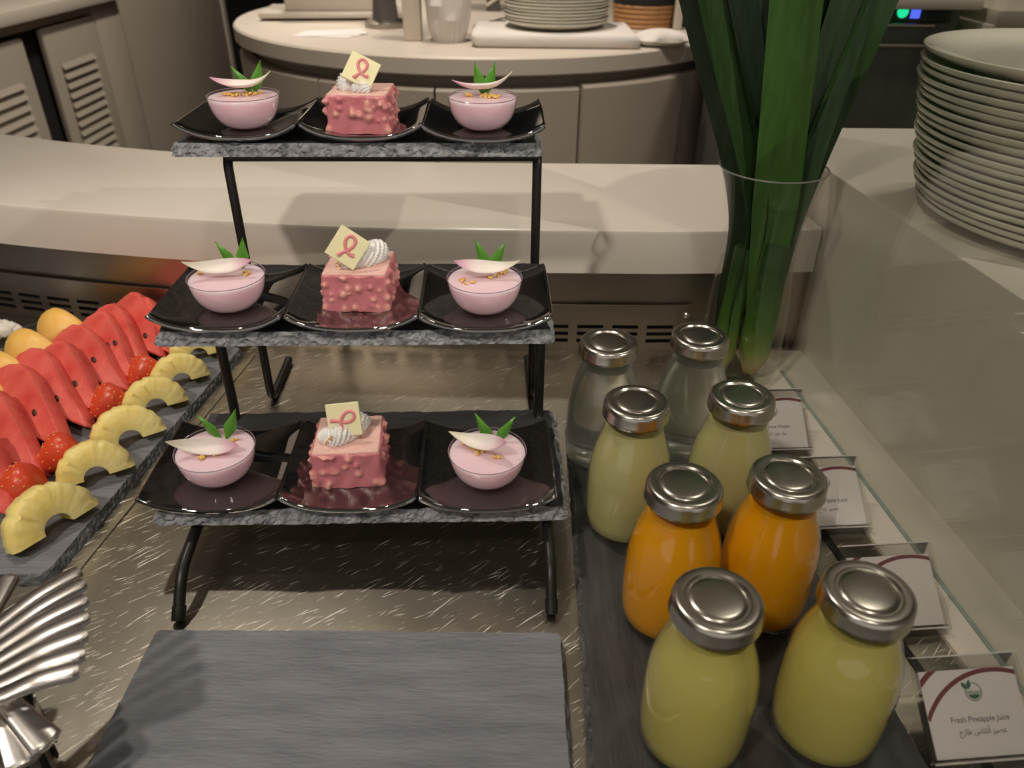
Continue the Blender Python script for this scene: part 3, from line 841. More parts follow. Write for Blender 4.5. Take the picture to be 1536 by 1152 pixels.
cake(1, [(474, 411), (580, 412), (503, 374), (595, 376)], 'pink nut-coated cake on the middle shelf, its diamond chip leaning on ribbed cream',
     [([(-0.012, -0.012, CH + 0.001), (-0.004, -0.008, CH + 0.003), (0.007, -0.001, CH + 0.005), (0.013, 0.008, CH + 0.006), (0.010, 0.016, CH + 0.004)], [0.003, 0.0050, 0.0068, 0.0080, 0.0066, 0.002], 12, 6.0)],
     ((-0.004, -0.0145, CH + 0.0175), (rad(64), rad(36), rad(2)), 0.0122), [(-0.012, -0.0185, CH + 0.004), (-0.012, -0.0190, CH + 0.0065)], 62, yaw_extra=rad(-3))
cake(2, [(486, 135), (580, 137), (518, 112), (597, 119)], 'pink nut-coated cake on the top shelf, its chip laid back on a cream mound',
     [([(-0.009, -0.012, CH + 0.0008), (-0.011, -0.004, CH + 0.003), (-0.007, 0.005, CH + 0.005), (0.003, 0.011, CH + 0.003)], [0.003, 0.0058, 0.0072, 0.0066, 0.003], 12, 5.0),
      ([(0.010, -0.0135, CH + 0.001), (0.004, -0.0135, CH + 0.0025), (-0.004, -0.013, CH + 0.002)], [0.003, 0.0044, 0.003], 9, 3.0)],
     ((0.003, -0.0075, CH + 0.0150), (rad(48), rad(26), rad(0)), 0.0122), [(0.003, -0.0180, CH + 0.0075)], 73, yaw_extra=rad(-3))

# ================================================================== SLATE TRAYS
fs = at(232, 948, z=0.008)
o = obj('slate_tray', slate_mesh([(-0.242, 0.135), (0.0385, 0.135), (0.0365, 0.352), (-0.238, 0.352)], 0.008, 41, cr=0.008, chip=0.003, rag=0.25), [M['slate'], M['slatee2']], smooth=0)
tag(o, 'empty grey slate tray lying on the steel in front of the rack', 'tray')
o = obj('slate_tray', slate_mesh([(0.0440, 0.140), (0.2510, 0.140), (0.2070, 0.600), (0.0500, 0.600)], 0.0085, 42, cr=0.008, chip=0.003), [M['slated'], M['slateed']], smooth=0)
tag(o, 'dark slate tray carrying the eight juice bottles', 'tray')
a1, a2 = at(388, 508, z=0.008), at(70, 868, z=0.008)
o = obj('slate_tray', slate_mesh([(-0.640, 0.395), (-0.352, 0.392), (-0.290, 0.745), (-0.560, 0.745)][0:1] + [(a2.x, a2.y), (-0.2905, 0.735), (-0.520, 0.735)], 0.0085, 43, cr=0.012, chip=0.0035, rag=0.25), [M['slate'], M['slatee2']], smooth=0)
tag(o, 'grey slate tray under the rows of cut fruit', 'tray')
b1 = at(45, 500, z=0.008)
o = obj('slate_tray', slate_mesh([(-0.86, 0.60), (-0.640, 0.62), (-0.580, 0.772), (-0.80, 0.80)], 0.0085, 44, cr=0.01, chip=0.003, rag=0.25), [M['slate'], M['slatee2']], smooth=0)
tag(o, 'slate tray with white cheese bits near the vent panel', 'tray')
for k, (px, py, s) in enumerate(((2, 494, 0.016), (17, 492, 0.011))):
    q = at(px, py, z=0.016)
    rnd = random.Random(k)
    v, f = ell(0, 0, 0, s, s*0.8, s*0.55, 20, 12)
    v = [(x*(1 + .22*math.sin(y*700 + k) + rnd.uniform(-.08, .08)), y*(1 + .22*math.sin(x*800 + k) + rnd.uniform(-.08, .08)), z*(1 + 0.25*math.sin(x*900 + y*700))) for x, y, z in v]
    o = obj('cheese_chunk', (v, f), M['cheese'], loc=(q.x, q.y, 0.0085 + s*0.52), smooth=60)
    tag(o, ['larger crumbly white cheese chunk on the slate tray by the vents', 'smaller white cheese bit at the tray edge by the vents'][k], 'cheese', 'cheese chunks')

# ================================================================== JUICE BOTTLES
BP = [(0.0, 0.0265), (0.002, 0.0282), (0.006, 0.0298), (0.015, 0.0308), (0.032, 0.0312), (0.050, 0.0309), (0.063, 0.0297), (0.074, 0.0273), (0.082, 0.0247), (0.088, 0.0228), (0.093, 0.0217), (0.098, 0.0212), (0.104, 0.0210), (0.108, 0.0208)]
def bottle_prof(off=0.0, zmax=1.0, zmin=0.0):
    return [(r - off, z) for z, r in BP if zmin <= z <= zmax]
lid_prof = [(0.0218, 0.1030), (0.0236, 0.1030), (0.0240, 0.1042), (0.0236, 0.1054), (0.0234, 0.1110), (0.0229, 0.1134), (0.0216, 0.1146), (0.0200, 0.1149),
            (0.0172, 0.1147), (0.0163, 0.1136), (0.0152, 0.1136), (0.0144, 0.1143), (0.0120, 0.1147), (0.006, 0.1149), (0.0006, 0.1150)]
def make_bottle(juice, clear=False):
    t = bpy.data.objects.new('juice_bottle', None); COL.objects.link(t); t.empty_display_size = 0.02
    g = obj('glass_body', lathe(bottle_prof(), 48, cap1=False), M['bottle'], parent=t, smooth=60)
    fill = 0.093
    pr = bottle_prof(0.0011, fill, 0.004)
    pr = [(0.0265, 0.0035)] + pr + [(0.0205, fill + 0.001)]
    obj('juice', lathe(pr, 48), M[juice], parent=t, smooth=60)
    l = obj('lid', lathe(lid_prof, 64, cap0=True), M['lid'], parent=t, smooth=40)
    return t
bottle_xy = [(0.0775, 0.544), (0.1535, 0.556), (0.0885, 0.457), (0.1655, 0.466), (0.1055, 0.366), (0.1715, 0.375), (0.1055, 0.275), (0.1845, 0.281)]
kinds = ['coco', 'coco', 'apple', 'apple', 'orange', 'orange', 'pine', 'pine']
blab = ['clear coconut water bottle with silver lid, on the tray edge by the rack', 'clear coconut water bottle with silver lid, standing in front of the leaf vase',
        'pale green cloudy juice bottle behind an orange bottle, on the rack side', 'pale green cloudy juice bottle beside the coconut water name card',
        'orange juice bottle with silver lid on the rack side of its pair', 'orange juice bottle with silver lid on the name card side of its pair',
        'yellow pineapple juice bottle with silver lid, nearest the empty slate tray', 'yellow pineapple juice bottle with silver lid, next to the pineapple card']
protos = {}
for i, (x, y) in enumerate(bottle_xy):
    k = kinds[i]
    if k not in protos: protos[k] = o = make_bottle(k)
    else: o = copy_tree(protos[k])
    o.location = (x, y, 0.0087); o.rotation_euler = (0, 0, random.uniform(0, 6))
    tag(o, blab[i], 'juice bottle', 'juice bottles on the slate tray')

# ================================================================== NAME CARDS
def text_mesh(body, size, align='CENTER', width=0.0):
    c = bpy.data.curves.new('lettering', 'FONT'); c.body = body; c.size = size
    c.align_x = align; c.extrude = 0.00002; c.offset = width
    o = bpy.data.objects.new('lettering', c); COL.objects.link(o)
    bpy.context.view_layer.update()
    dg = bpy.context.evaluated_depsgraph_get()
    me = bpy.data.meshes.new_from_object(o.evaluated_get(dg))
    COL.objects.unlink(o); bpy.data.objects.remove(o)
    return me
def text_part(name, body, size, m, parent, loc, width=0.0, squeeze=1.0):
    me = text_mesh(body, size, width=width); me.materials.clear(); me.materials.append(m)
    o = bpy.data.objects.new(name, me); COL.objects.link(o); o.parent = parent; o.location = loc
    o.scale = (squeeze, 1, 1)
    return o
AR = {'juice': '\uFECB\uFEBC\uFEF4\uFEAE', 'ananas': '\uFE83\uFEE7\uFE8E\uFEE7\uFE8E\uFEB1', 'tazaj': '\uFEC3\uFE8E\uFEAF\uFE9D',
      'tuffah': '\uFE97\uFED4\uFE8E\uFEA1', 'maa': '\uFEE3\uFE8E\uFE80', 'jouz': '\uFE9F\uFEEE\uFEAF', 'hind': '\uFE8D\uFEDF\uFEEC\uFEE8\uFEAA'}
def arabic(*w): return ' '.join(AR[k] for k in w)[::-1]
CWD, CHT = 0.0590, 0.0470      # card width, height
def arc_band2d(cx, cy, r0, r1, a0, a1, z, n=40, clip=None):
    v = []; f = []
    pts = []
    for i in range(n + 1):
        a = a0 + (a1 - a0)*i/n
        pts.append(((cx + r0*math.cos(a), cy + r0*math.sin(a)), (cx + r1*math.cos(a), cy + r1*math.sin(a))))
    x0, x1, y0, y1 = clip
    cl = lambda p: (min(max(p[0], x0), x1), min(max(p[1], y0), y1), z)
    for p, q in pts: v += [cl(p), cl(q)]
    for i in range(n): f.append((2*i, 2*i+1, 2*i+3, 2*i+2))
    v2 = [(x, y, zz - 0.00006) for x, y, zz in v]; k = len(v)
    f2 = [tuple(reversed([j + k for j in q])) for q in f]
    return v + v2, f + f2
def name_card(pos, yaw, lines, label, logo=True):
    t = thing('name_card_holder', label, 'name card', pos, yaw, 'acrylic name card holders')
    lean = math.radians(38)   # angle of the card above the table
    W2 = 0.0325
    # sloping face
    R = Matrix.Translation((0, -0.026, 0.006)) @ Matrix.Rotation(lean, 4, 'X')
    HH = 0.0560
    def plc(vf): return [tuple(R @ Vector(p)) for p in vf[0]], vf[1]
    obj('back_plate', plc(box(-W2, W2, 0, HH, -0.0030, -0.0016)), M['acrylic'], parent=t, smooth=0)
    obj('front_plate', plc(box(-W2, W2, 0, HH, 0.0008, 0.0018)), M['acrylic'], parent=t, smooth=0)
    obj('lower_edge', plc(box(-W2, W2, -0.0012, 0, -0.0030, 0.0018)), M['acr_edge'], parent=t, smooth=0)
    obj('upper_edge', plc(box(-W2, W2, HH, HH + 0.0008, -0.0030, 0.0018)), M['acr_edge'], parent=t, smooth=0)
    # base and rear support
    top = R @ Vector((0, HH, -0.003))
    obj('base_plate', box(-W2, W2, -0.028, top.y + 0.001, 0.0, 0.0016), M['acrylic'], parent=t, smooth=0)
    obj('rear_leg', box(-W2, W2, top.y - 0.0008, top.y + 0.0008, 0.0016, top.z), M['acrylic'], parent=t, smooth=0)
    obj('foot_step', box(-W2, W2, -0.0285, -0.0260, 0.0, 0.0085), M['acrylic'], parent=t, smooth=0)
    card = obj('card', box(-CWD/2, CWD/2, 0, CHT, -0.0010, -0.0004), M['paper'], parent=t, smooth=0)
    card.matrix_local = R @ Matrix.Translation((0, 0.0014, 0))
    clip = (-CWD/2, CWD/2, 0, CHT)
    z = -0.00030
    mb = MB()
    mb.add(arc_band2d(0.0145, -0.0050, 0.0497, 0.0522, rad(60), rad(150), z, clip=clip))
    mb.add(arc_band2d(0.0105, -0.0010, 0.0560, 0.0590, rad(92), rad(152), z, clip=clip))
    mb.add(arc_band2d(0.0105, -0.0010, 0.0640, 0.0665, rad(110), rad(152), z, clip=clip))
    # drop collapsed pieces outside the card
    mb2 = MB(); mb2.v = mb.v
    for q in mb.f:
        P = [Vector(mb.v[i]) for i in q]
        if (P[1]-P[0]).cross(P[2]-P[0]).length + (P[2]-P[0]).cross(P[3]-P[0]).length > 2e-8: mb2.f.append(q); mb2.m.append(0)
    obj('maroon_arcs', mb2, M['maroon'], parent=card, smooth=0)
    if logo:
        lg = MB()
        cx, cy, rr = 0.0015, 0.0345, 0.0046
        cl = (-1, 1, -1, 1)
        lg.add(arc_band2d(cx, cy, rr, rr + 0.00045, rad(-205), rad(95), z, clip=cl))
        n = 14   # filled lower bowl
        v = [(cx + rr*0.86*math.cos(a), cy + rr*0.86*math.sin(a), z) for a in [rad(-158) + rad(136)*k/n for k in range(n+1)]]
        lg.add((v, [tuple(range(n+1))]))
        for ax, ay, an, L in ((cx - 0.0034, cy + 0.0014, rad(128), 0.0052), (cx - 0.0030, cy + 0.0014, rad(72), 0.0056)):
            pts = []
            for k in range(9):
                s = k/8; w = 0.0013*math.sin(PI*s)
                pts.append((s*L, w))
            pts += [(p[0], -p[1]) for p in pts[-2:0:-1]]
            v = [(ax + x*math.cos(an) - y*math.sin(an), ay + x*math.sin(an) + y*math.cos(an), z) for x, y in pts]
            lg.add((v, [tuple(range(len(v)))]))
        obj('leaf_emblem', lg, M['green_ink'], parent=card, smooth=0)
        text_part('emblem_lettering', 'VEGAN', 0.0026, M['green_ink'], card, (cx, cy - 0.0012, z), width=0.00002)
    for (body, size, y, sq) in lines:
        text_part('lettering', body, size, M['ink'], card, (0.0015, y, z), squeeze=sq)
    return t
def card_at(px, py, lines, label, yaw, logo=True):
    q = at(px, py, z=0.006)
    return name_card((q.x, q.y, 0.0012), yaw, lines, label, logo)
L_PINE = [('Fresh Pineapple Juice', 0.0046, 0.0185, 0.92), (arabic('juice', 'ananas', 'tazaj'), 0.0044, 0.0120, 0.9)]
L_APP = [('Cloudy Apple Juice', 0.0046, 0.0185, 0.92), (arabic('juice', 'tuffah'), 0.0044, 0.0120, 0.9)]
L_COC = [('Coconut Water', 0.0046, 0.0185, 0.92), (arabic('maa', 'jouz', 'hind'), 0.0044, 0.0120, 0.9)]
CARDS = [(0.2710, 0.2870, L_PINE, 'acrylic holder with the Fresh Pineapple Juice card, beside the yellow bottle', rad(5)),
         (0.2625, 0.3800, [], 'acrylic holder with a white card, behind the pineapple juice bottle', rad(5)),
         (0.2480, 0.4790, L_APP, 'acrylic holder with the Cloudy Apple Juice card, beside the orange bottle', rad(4)),
         (0.2350, 0.5800, L_COC, 'acrylic holder with the Coconut Water card, at the foot of the vase', rad(3))]
for (x, y, lines, lab, yw) in CARDS:
    name_card((x, y, 0.0032), yw, lines, lab, logo=bool(lines))

# ================================================================== VASE WITH PANDAN LEAVES
VX, VY = 0.2325, 0.690
vase = thing('glass_vase', 'clear flared glass vase of water holding tall leaves', 'vase', (VX, VY, 0.0034))
vp = [(0.0360, 0.0), (0.0385, 0.003), (0.0392, 0.012), (0.0396, 0.040), (0.0392, 0.070), (0.0372, 0.100), (0.0345, 0.128), (0.0338, 0.145), (0.0350, 0.165), (0.0385, 0.188), (0.0430, 0.206), (0.0472, 0.2185)]
obj('glass_wall', lathe(vp, 56, cap1=False), M['glass'], parent=vase, smooth=60)
obj('rim', tube([(0.0472*math.cos(2*PI*k/56), 0.0472*math.sin(2*PI*k/56), 0.2185) for k in range(57)], 0.0008, 8), M['rimg'], parent=vase, smooth=60)
wp = [(r - 0.0015, z + 0.004) for r, z in vp if z < 0.12]
obj('water', lathe([(0.034, 0.004)] + wp[1:] + [(0.0335, 0.128)], 56), M['water'], parent=vase, smooth=60)
def strap(name, base, mid, tip, w0, w1, facing, m, fold=0.25, label=None, bend=0.0):
    """long folded leaf from base through mid to tip; facing = direction the flat side looks"""
    path = bez([base, tuple((Vector(base)*2 + Vector(mid))/3), mid, tuple((Vector(mid) + Vector(tip))/2 + Vector((0, 0, bend))), tip], 8)
    N = len(path); fv = Vector(facing).normalized(); rows = []
    for i, p in enumerate(path):
        t = i/(N-1)
        T = (path[min(i+1, N-1)] - path[max(i-1, 0)]).normalized()
        side = T.cross(fv).normalized(); nrm = side.cross(T).normalized()
        w = (w0 + (w1 - w0)*min(1, t*2.0))*(1 if t < 0.86 else max(0.15, (1 - t)/0.14))
        rows.append([p + side*w*s + nrm*fold*w*abs(s) for s in (-1, -0.5, 0, 0.5, 1)])
    def fn(u, v):
        return rows[min(int(round(v*(N-1))), N-1)][int(round(u*4))]
    return sheet(fn, 4, N - 1, 0.0007)
def V3(x, y, z): return (x, y, z)
leaf_specs = [   # (base dx,dy), rim point dx,dy ; pixel x at photo top (y=0) and depth y ; width ; facing ; material
    ((-0.018, 0.004), (-0.026, 0.004), (1042, 0.690), 0.016, (-0.55, -0.8, 0), 'leafd'),
    ((-0.016, -0.006), (-0.020, -0.010), (1062, 0.665), 0.020, (0.75, -0.65, 0), 'leafm'),
    ((-0.010, 0.010), (-0.008, 0.014), (1105, 0.705), 0.024, (-0.1, -1, 0), 'leafd'),
    ((-0.014, 0.000), (-0.010, 0.002), (1085, 0.685), 0.018, (-0.8, -0.6, 0), 'leafd'),
    ((0.010, 0.012), (0.004, 0.016), (1150, 0.715), 0.026, (0.1, -1, 0), 'leafd'),
    ((0.012, -0.010), (0.004, -0.012), (1195, 0.660), 0.0250, (-0.12, -1, 0), 'leafl'),
    ((0.014, 0.006), (0.014, 0.008), (1240, 0.700), 0.026, (0.35, -0.9, 0), 'leafm'),
    ((0.016, -0.004), (0.022, -0.002), (1280, 0.690), 0.022, (-0.3, -0.95, 0), 'leafm'),
    ((0.018, 0.004), (0.030, 0.004), (1322, 0.690), 0.020, (0.3, -0.95, 0), 'leafm'),
    ((0.018, 0.008), (0.026, 0.012), (1300, 0.720), 0.020, (0.1, -1, 0), 'leafd'),
    ((-0.020, 0.008), (-0.018, 0.016), (1075, 0.720), 0.020, (-0.3, -1, 0), 'leafd'),
    ((0.014, 0.010), (0.010, 0.018), (1215, 0.725), 0.024, (0, -1, 0), 'leafd'),
]
LEAFLAB = ['narrow dark pandan leaf on the outer rack side of the vase bunch', 'mid green folded pandan leaf with a pale edge on the rack side of the bunch', 'broad dark pandan leaf behind the folded leaf in the vase',
           'dark pandan leaf turned edge-on beside the folded leaf', 'wide dark pandan leaf directly behind the lightest leaf', 'broad lightest green pandan leaf standing at the front of the vase',
           'mid green pandan leaf next to the lightest leaf in the vase', 'mid green pandan leaf leaning towards the plate stack', 'outermost mid green pandan leaf, nearest the plate stack and indicator lights',
           'dark pandan leaf at the back of the bunch on the plate stack side', 'dark pandan leaf at the back of the bunch on the round bar side', 'dark pandan leaf at the back in the middle of the bunch']
for i, ((bx, by), (rx_, ry_), (tpx, ty), w, fc, m) in enumerate(leaf_specs):
    rimz = 0.19
    top0 = at(tpx, -10, y=ty)              # where it leaves the photo
    base = Vector((0, 0, 0.026 + 0.004*(i % 3)))
    off = Vector((VX + bx*0.9, VY + by*0.9, 0.0034))
    mid = Vector((VX + rx_*0.85, VY + ry_*0.85, rimz)) - off
    tp = top0 - off
    ext = tp + (tp - mid)*0.75 + Vector((0, 0, -0.01*(i % 4)))
    vf = strap('leaf', base, mid, ext, 0.0060, w*0.80, fc, M[m])
    o = obj('pandan_leaf', vf, M[m], loc=off, smooth=60)
    lab = LEAFLAB[i]
    tag(o, lab, 'leaf', 'pandan leaves in the vase')
# two pale leaf bundles standing on the vase floor
for k, (dx, dy, h, r) in enumerate(((-0.016, -0.002, 0.135, 0.0115), (0.0125, -0.006, 0.140, 0.0165))):
    path = [(0, 0, 0), (0, 0, 0.008), (0.001, 0, 0.02), (0.0, 0, 0.045), (0.001, 0, 0.08), (0.002, 0, h)]
    rr = [r*0.45, r*0.62, r*0.85, r, r*0.92, r*0.75]
    p2 = bez(path, 5); n2 = len(p2)
    R2 = []
    for i in range(n2):
        t = i/(n2-1)*5; q = min(int(t), 4); u = t - q; R2.append(rr[q]*(1-u) + rr[q+1]*u)
    o = obj('leaf_bundle_base', tube(p2, R2, 28, sec=lambda a, t: 1 + 0.13*abs(math.cos(3.5*(a + t*1.5))) - 0.08), M['stem'], loc=(VX + dx, VY + dy, 0.0125), smooth=60)
    tag(o, 'pale root end of the %s pandan bundle standing in the vase water' % ('slim' if k == 0 else 'thick'), 'leaf bundle', 'pandan bundle bases')

# ================================================================== PLATE STACK ON THE BLOCK
PR = 0.135
plate_prof = [(0.090, 0.0), (0.100, 0.0006), (0.114, 0.0034), (0.126, 0.0078), (0.1328, 0.0112), (0.1350, 0.0132), (0.1352, 0.0146), (0.1344, 0.0152), (0.1328, 0.0150),
              (0.1240, 0.0118), (0.113, 0.0086), (0.100, 0.0062), (0.088, 0.0056), (0.040, 0.0056), (0.001, 0.0056)]
pl0 = None
PCX, PCY = 0.481, 0.622
NPL, PSTEP = 20, 0.0061
for i in range(NPL):
    if pl0 is None:
        o = obj('dinner_plate', lathe(plate_prof, 96), M['porc'], smooth=60); pl0 = o
    else: o = pl0.copy(); COL.objects.link(o)
    jx = 0.0012*math.sin(i*1.9); jy = 0.0015*math.cos(i*2.3)
    lean = -0.030*(i/19)**0.8
    if i == NPL - 1: jx += 0.006; jy += 0.004
    o.location = (PCX + jx + lean, PCY + jy, BLK + 0.0003 + i*PSTEP + (0.002 if i == NPL - 1 else 0))
    o.rotation_euler = (0, 0, i*0.7)
    if i == NPL - 1: lab = 'topmost white round plate of the tall stack on the side counter'
    elif i == 0: lab = 'bottom white round plate of the tall stack on the side counter'
    else: lab = 'white round plate within the tall stack on the side counter'
    tag(o, lab, 'plate', 'stacked dinner plates')

# ================================================================== FRUIT
FZ = 0.0086
def pine_half(R=0.036, r=0.0125, th=0.017, seed=0):
    """half pineapple ring, lying in the XZ plane as an arch"""
    rnd = random.Random(seed); n = 30; v = []; f = []
    rad_n = [R*(1 + 0.012*math.sin(i*1.9 + seed) - (0.035 if i % 5 == 2 else 0)) for i in range(n+1)]
    sec = 4
    for i in range(n + 1):
        a = PI*i/n; c, s = math.cos(a), math.sin(a)
        Ro = rad_n[i]
        ring = [(r, -th/2), (r + 0.002, -th/2 - 0.0004), (Ro - 0.004, -th/2 + 0.0006*math.sin(i*2.2)), (Ro, -th/2 + 0.004), (Ro, th/2 - 0.004), (Ro - 0.004, th/2), (r + 0.002, th/2), (r, th/2)]
        v += [(c*q, y, s*q) for q, y in ring]
    k = 8
    for i in range(n):
        for j in range(k):
            a, b = i*k + j, i*k + (j+1) % k
            f.append((a, b, b + k, a + k))
    f += [tuple(range(k-1, -1, -1)), tuple(n*k + j for j in range(k))]
    return v, f
pine_feet = [((18, 838), (146, 760)), ((88, 738), (204, 702)), ((140, 684), (250, 648)), ((186, 630), (284, 604)), ((228, 590), (316, 566)), ((256, 550), (340, 530)), ((290, 522), (368, 508))]
plabs = ['half pineapple ring at the rounded corner of the fruit slate', 'half pineapple ring second along its row from the rounded slate corner', 'half pineapple ring third along its row from the rounded slate corner',
         'half pineapple ring fourth along its row from the rounded slate corner', 'half pineapple ring fifth along its row from the rounded slate corner', 'half pineapple ring behind the rack leg', 'half pineapple ring mostly hidden under the middle shelf']
for i, (a, b) in enumerate(pine_feet):
    A, B = at(*a, z=FZ), at(*b, z=FZ)
    c = (A + B)/2; d = B - A; R = d.length/2
    o = obj('pineapple_slice', pine_half(R, R*0.32, 0.021, i), M['pineap'], smooth=45)
    o.location = (c.x, c.y, FZ + 0.0017)
    o.rotation_euler = (Matrix.Rotation(math.atan2(d.y, d.x), 4, 'Z') @ Matrix.Rotation(rad(-22), 4, 'X')).to_euler()
    o.location.z = FZ + 0.0048
    tag(o, plabs[i], 'pineapple slice', 'pineapple slices on the fruit slate')

def melon_wedge(L, H, th, seed):
    """watermelon wedge without rind: rounded outer end, long taper to the tip; profile in XZ, thickness along Y"""
    rnd = random.Random(seed)
    prof = [(-0.50, 0.0), (-0.515, 0.25), (-0.49, 0.55), (-0.43, 0.80), (-0.35, 0.95), (-0.25, 1.0), (-0.12, 0.90), (0.05, 0.70), (0.25, 0.43), (0.42, 0.17), (0.50, 0.03), (0.495, 0.0), (0.2, -0.0), (-0.2, 0.0)]
    prof = [(x*L, max(0, z*H + (rnd.uniform(-.03, .03)*H if 0.1 < z < 0.97 else 0))) for x, z in prof]
    n = len(prof); cx = sum(p[0] for p in prof)/n; cz = sum(p[1] for p in prof)/n
    rings = [(-th/2, 0.94), (-th/2 + 0.0018, 1.0), (th/2 - 0.0018, 1.0), (th/2, 0.94)]
    v = []; f = []
    for y, s in rings:
        for (x, z) in prof: v.append((cx + (x - cx)*s, y, max(0.0, cz + (z - cz)*s)))
    for j in range(3):
        for i in range(n):
            a, b = j*n + i, j*n + (i+1) % n
            f.append((a, b, b + n, a + n))
    f += [tuple(range(n-1, -1, -1)), tuple(3*n + i for i in range(n))]
    return v, f
#            far rounded end px , tip px, height, seeds (along, up)
wm = [((-90, 730), (36, 790), 0.052, [(0.1, 0.35)]), ((-70, 668), (70, 722), 0.054, [(-.18, .40), (0.02, 0.22)]), ((-32, 622), (112, 690), 0.054, [(0.10, 0.36)]), ((2, 600), (140, 652), 0.054, [(-.02, .42), (0.14, 0.28)]),
      ((44, 590), (158, 630), 0.054, [(0.12, 0.34), (-.1, .3)]), ((70, 562), (200, 597), 0.052, [(0.05, 0.40)]), ((106, 542), (208, 580), 0.056, [(0.14, 0.22), (0.02, 0.42), (0.10, 0.5)]),
      ((124, 526), (226, 562), 0.054, []), ((158, 510), (250, 546), 0.056, [(0.18, 0.26)]), ((180, 512), (262, 540), 0.050, [])]
wlab = ['first', 'second', 'third', 'fourth', 'fifth', 'sixth', 'seventh', 'eighth', 'ninth', 'tenth']
for i, (a, b, H, seeds) in enumerate(wm):
    A, B = at(*a, z=FZ), at(*b, z=FZ)
    c = (A + B)/2; d = B - A; L = d.length
    t = thing('watermelon_slice', 'red watermelon slice, %s in its row counting towards the vents' % wlab[i], 'watermelon slice', group='watermelon slices on the fruit slate')
    t.location = (c.x, c.y, FZ + 0.0062)
    t.rotation_euler = (Matrix.Rotation(math.atan2(d.y, d.x), 4, 'Z') @ Matrix.Rotation(rad(-47), 4, 'X')).to_euler()
    th = 0.0165
    fl = obj('flesh', melon_wedge(L, H, th, i), M['melon'], parent=t, smooth=50)
    for (su, sw) in seeds:
        obj('seed', ell(0, 0, 0, 0.0044, 0.0014, 0.0026, 10, 6), M['seed'], parent=t, loc=(su*L, -th/2 + 0.0002, sw*H), rot=(0, rad(25), 0), smooth=80)

def strawberry(seed):
    v, f = lathe([(0.0008, 0.0), (0.0045, 0.0022), (0.0078, 0.0065), (0.0104, 0.0120), (0.0118, 0.0175), (0.0114, 0.0215), (0.0085, 0.0245), (0.003, 0.0255)], 20)
    return v, f
def straw_seeds(seed):
    mb = MB()
    prof = [(0.0045, 0.0022), (0.0078, 0.0065), (0.0104, 0.0120), (0.0118, 0.0175), (0.0114, 0.0212)]
    for j, (r, z) in enumerate(prof):
        n = 7 + j*2
        for k in range(n):
            a = 2*PI*(k + 0.5*(j % 2))/n
            mx = Matrix.Translation((r*math.cos(a), r*math.sin(a), z)) @ Matrix.Rotation(a, 4, 'Z')
            mb.add(ell(0, 0, 0, 0.0004, 0.0004, 0.0007, 5, 4), 0, mx)
    return mb
slabs_ = ['strawberry beside the first pineapple ring at the slate corner', 'strawberry beside the second pineapple ring, against a watermelon tip', 'strawberry between the fourth pineapple ring and the watermelon', 'strawberry at the far end of its row beside the fifth pineapple ring']
for i, (px, py, s) in enumerate(((34, 742, 1.5), (92, 690, 1.4), (166, 612, 1.4), (218, 566, 1.35))):
    q = at(px, py, z=FZ + 0.008)
    t = thing('strawberry', slabs_[i], 'strawberry', (q.x, q.y, FZ + 0.0102*s), group='strawberries on the fruit slate')
    t.rotation_euler = (rad(62), rad(8), rad(112 + 12*i)); t.scale = (s, s, s)
    body = obj('berry', strawberry(i), M['straw'], parent=t, smooth=80, loc=(0, 0, -0.014))
    tag(obj('berry_seeds', straw_seeds(i), M['strawseed'], parent=t, loc=(0, 0, -0.014)), kind='stuff')

def canta(L, R, seed):
    pts = [( -L/2 + L*t, -0.010*math.cos((t - 0.5)*PI), 0) for t in [k/16 for k in range(17)]]
    rr = [R*max(0.10, math.sin(PI*(0.04 + 0.92*k/16))**0.7) for k in range(17)]
    def sec(a, t):
        c, s = math.cos(a), math.sin(a)     # flat below, domed above
        return (c if c > 0 else c*0.35, s*0.75 if s > 0 else s*0.34)
    v, f = tube(pts, rr, 20, sec=sec, up=(0, 0, 1))
    return v, f
mlab = ['orange melon wedge at the end of its row away from the vents', 'orange melon wedge second from the vents end', 'orange melon wedge third from the vents end', 'orange melon wedge at the vents end of its row']
for i, (px, py, ang) in enumerate(((8, 606, 20), (44, 574, 18), (84, 540, 16), (128, 508, 14))):
    q = at(px, py, z=FZ + 0.004)
    o = obj('melon_wedge', canta(0.082, 0.031, i), M['canta'], loc=(q.x - 0.010, q.y, FZ + 0.0112), rot=(rad(-6), 0, rad(ang - 45)), smooth=60)
    tag(o, [mlab[0], mlab[2], mlab[1], mlab[3]][i], 'melon wedge', 'melon wedges on the fruit slate')

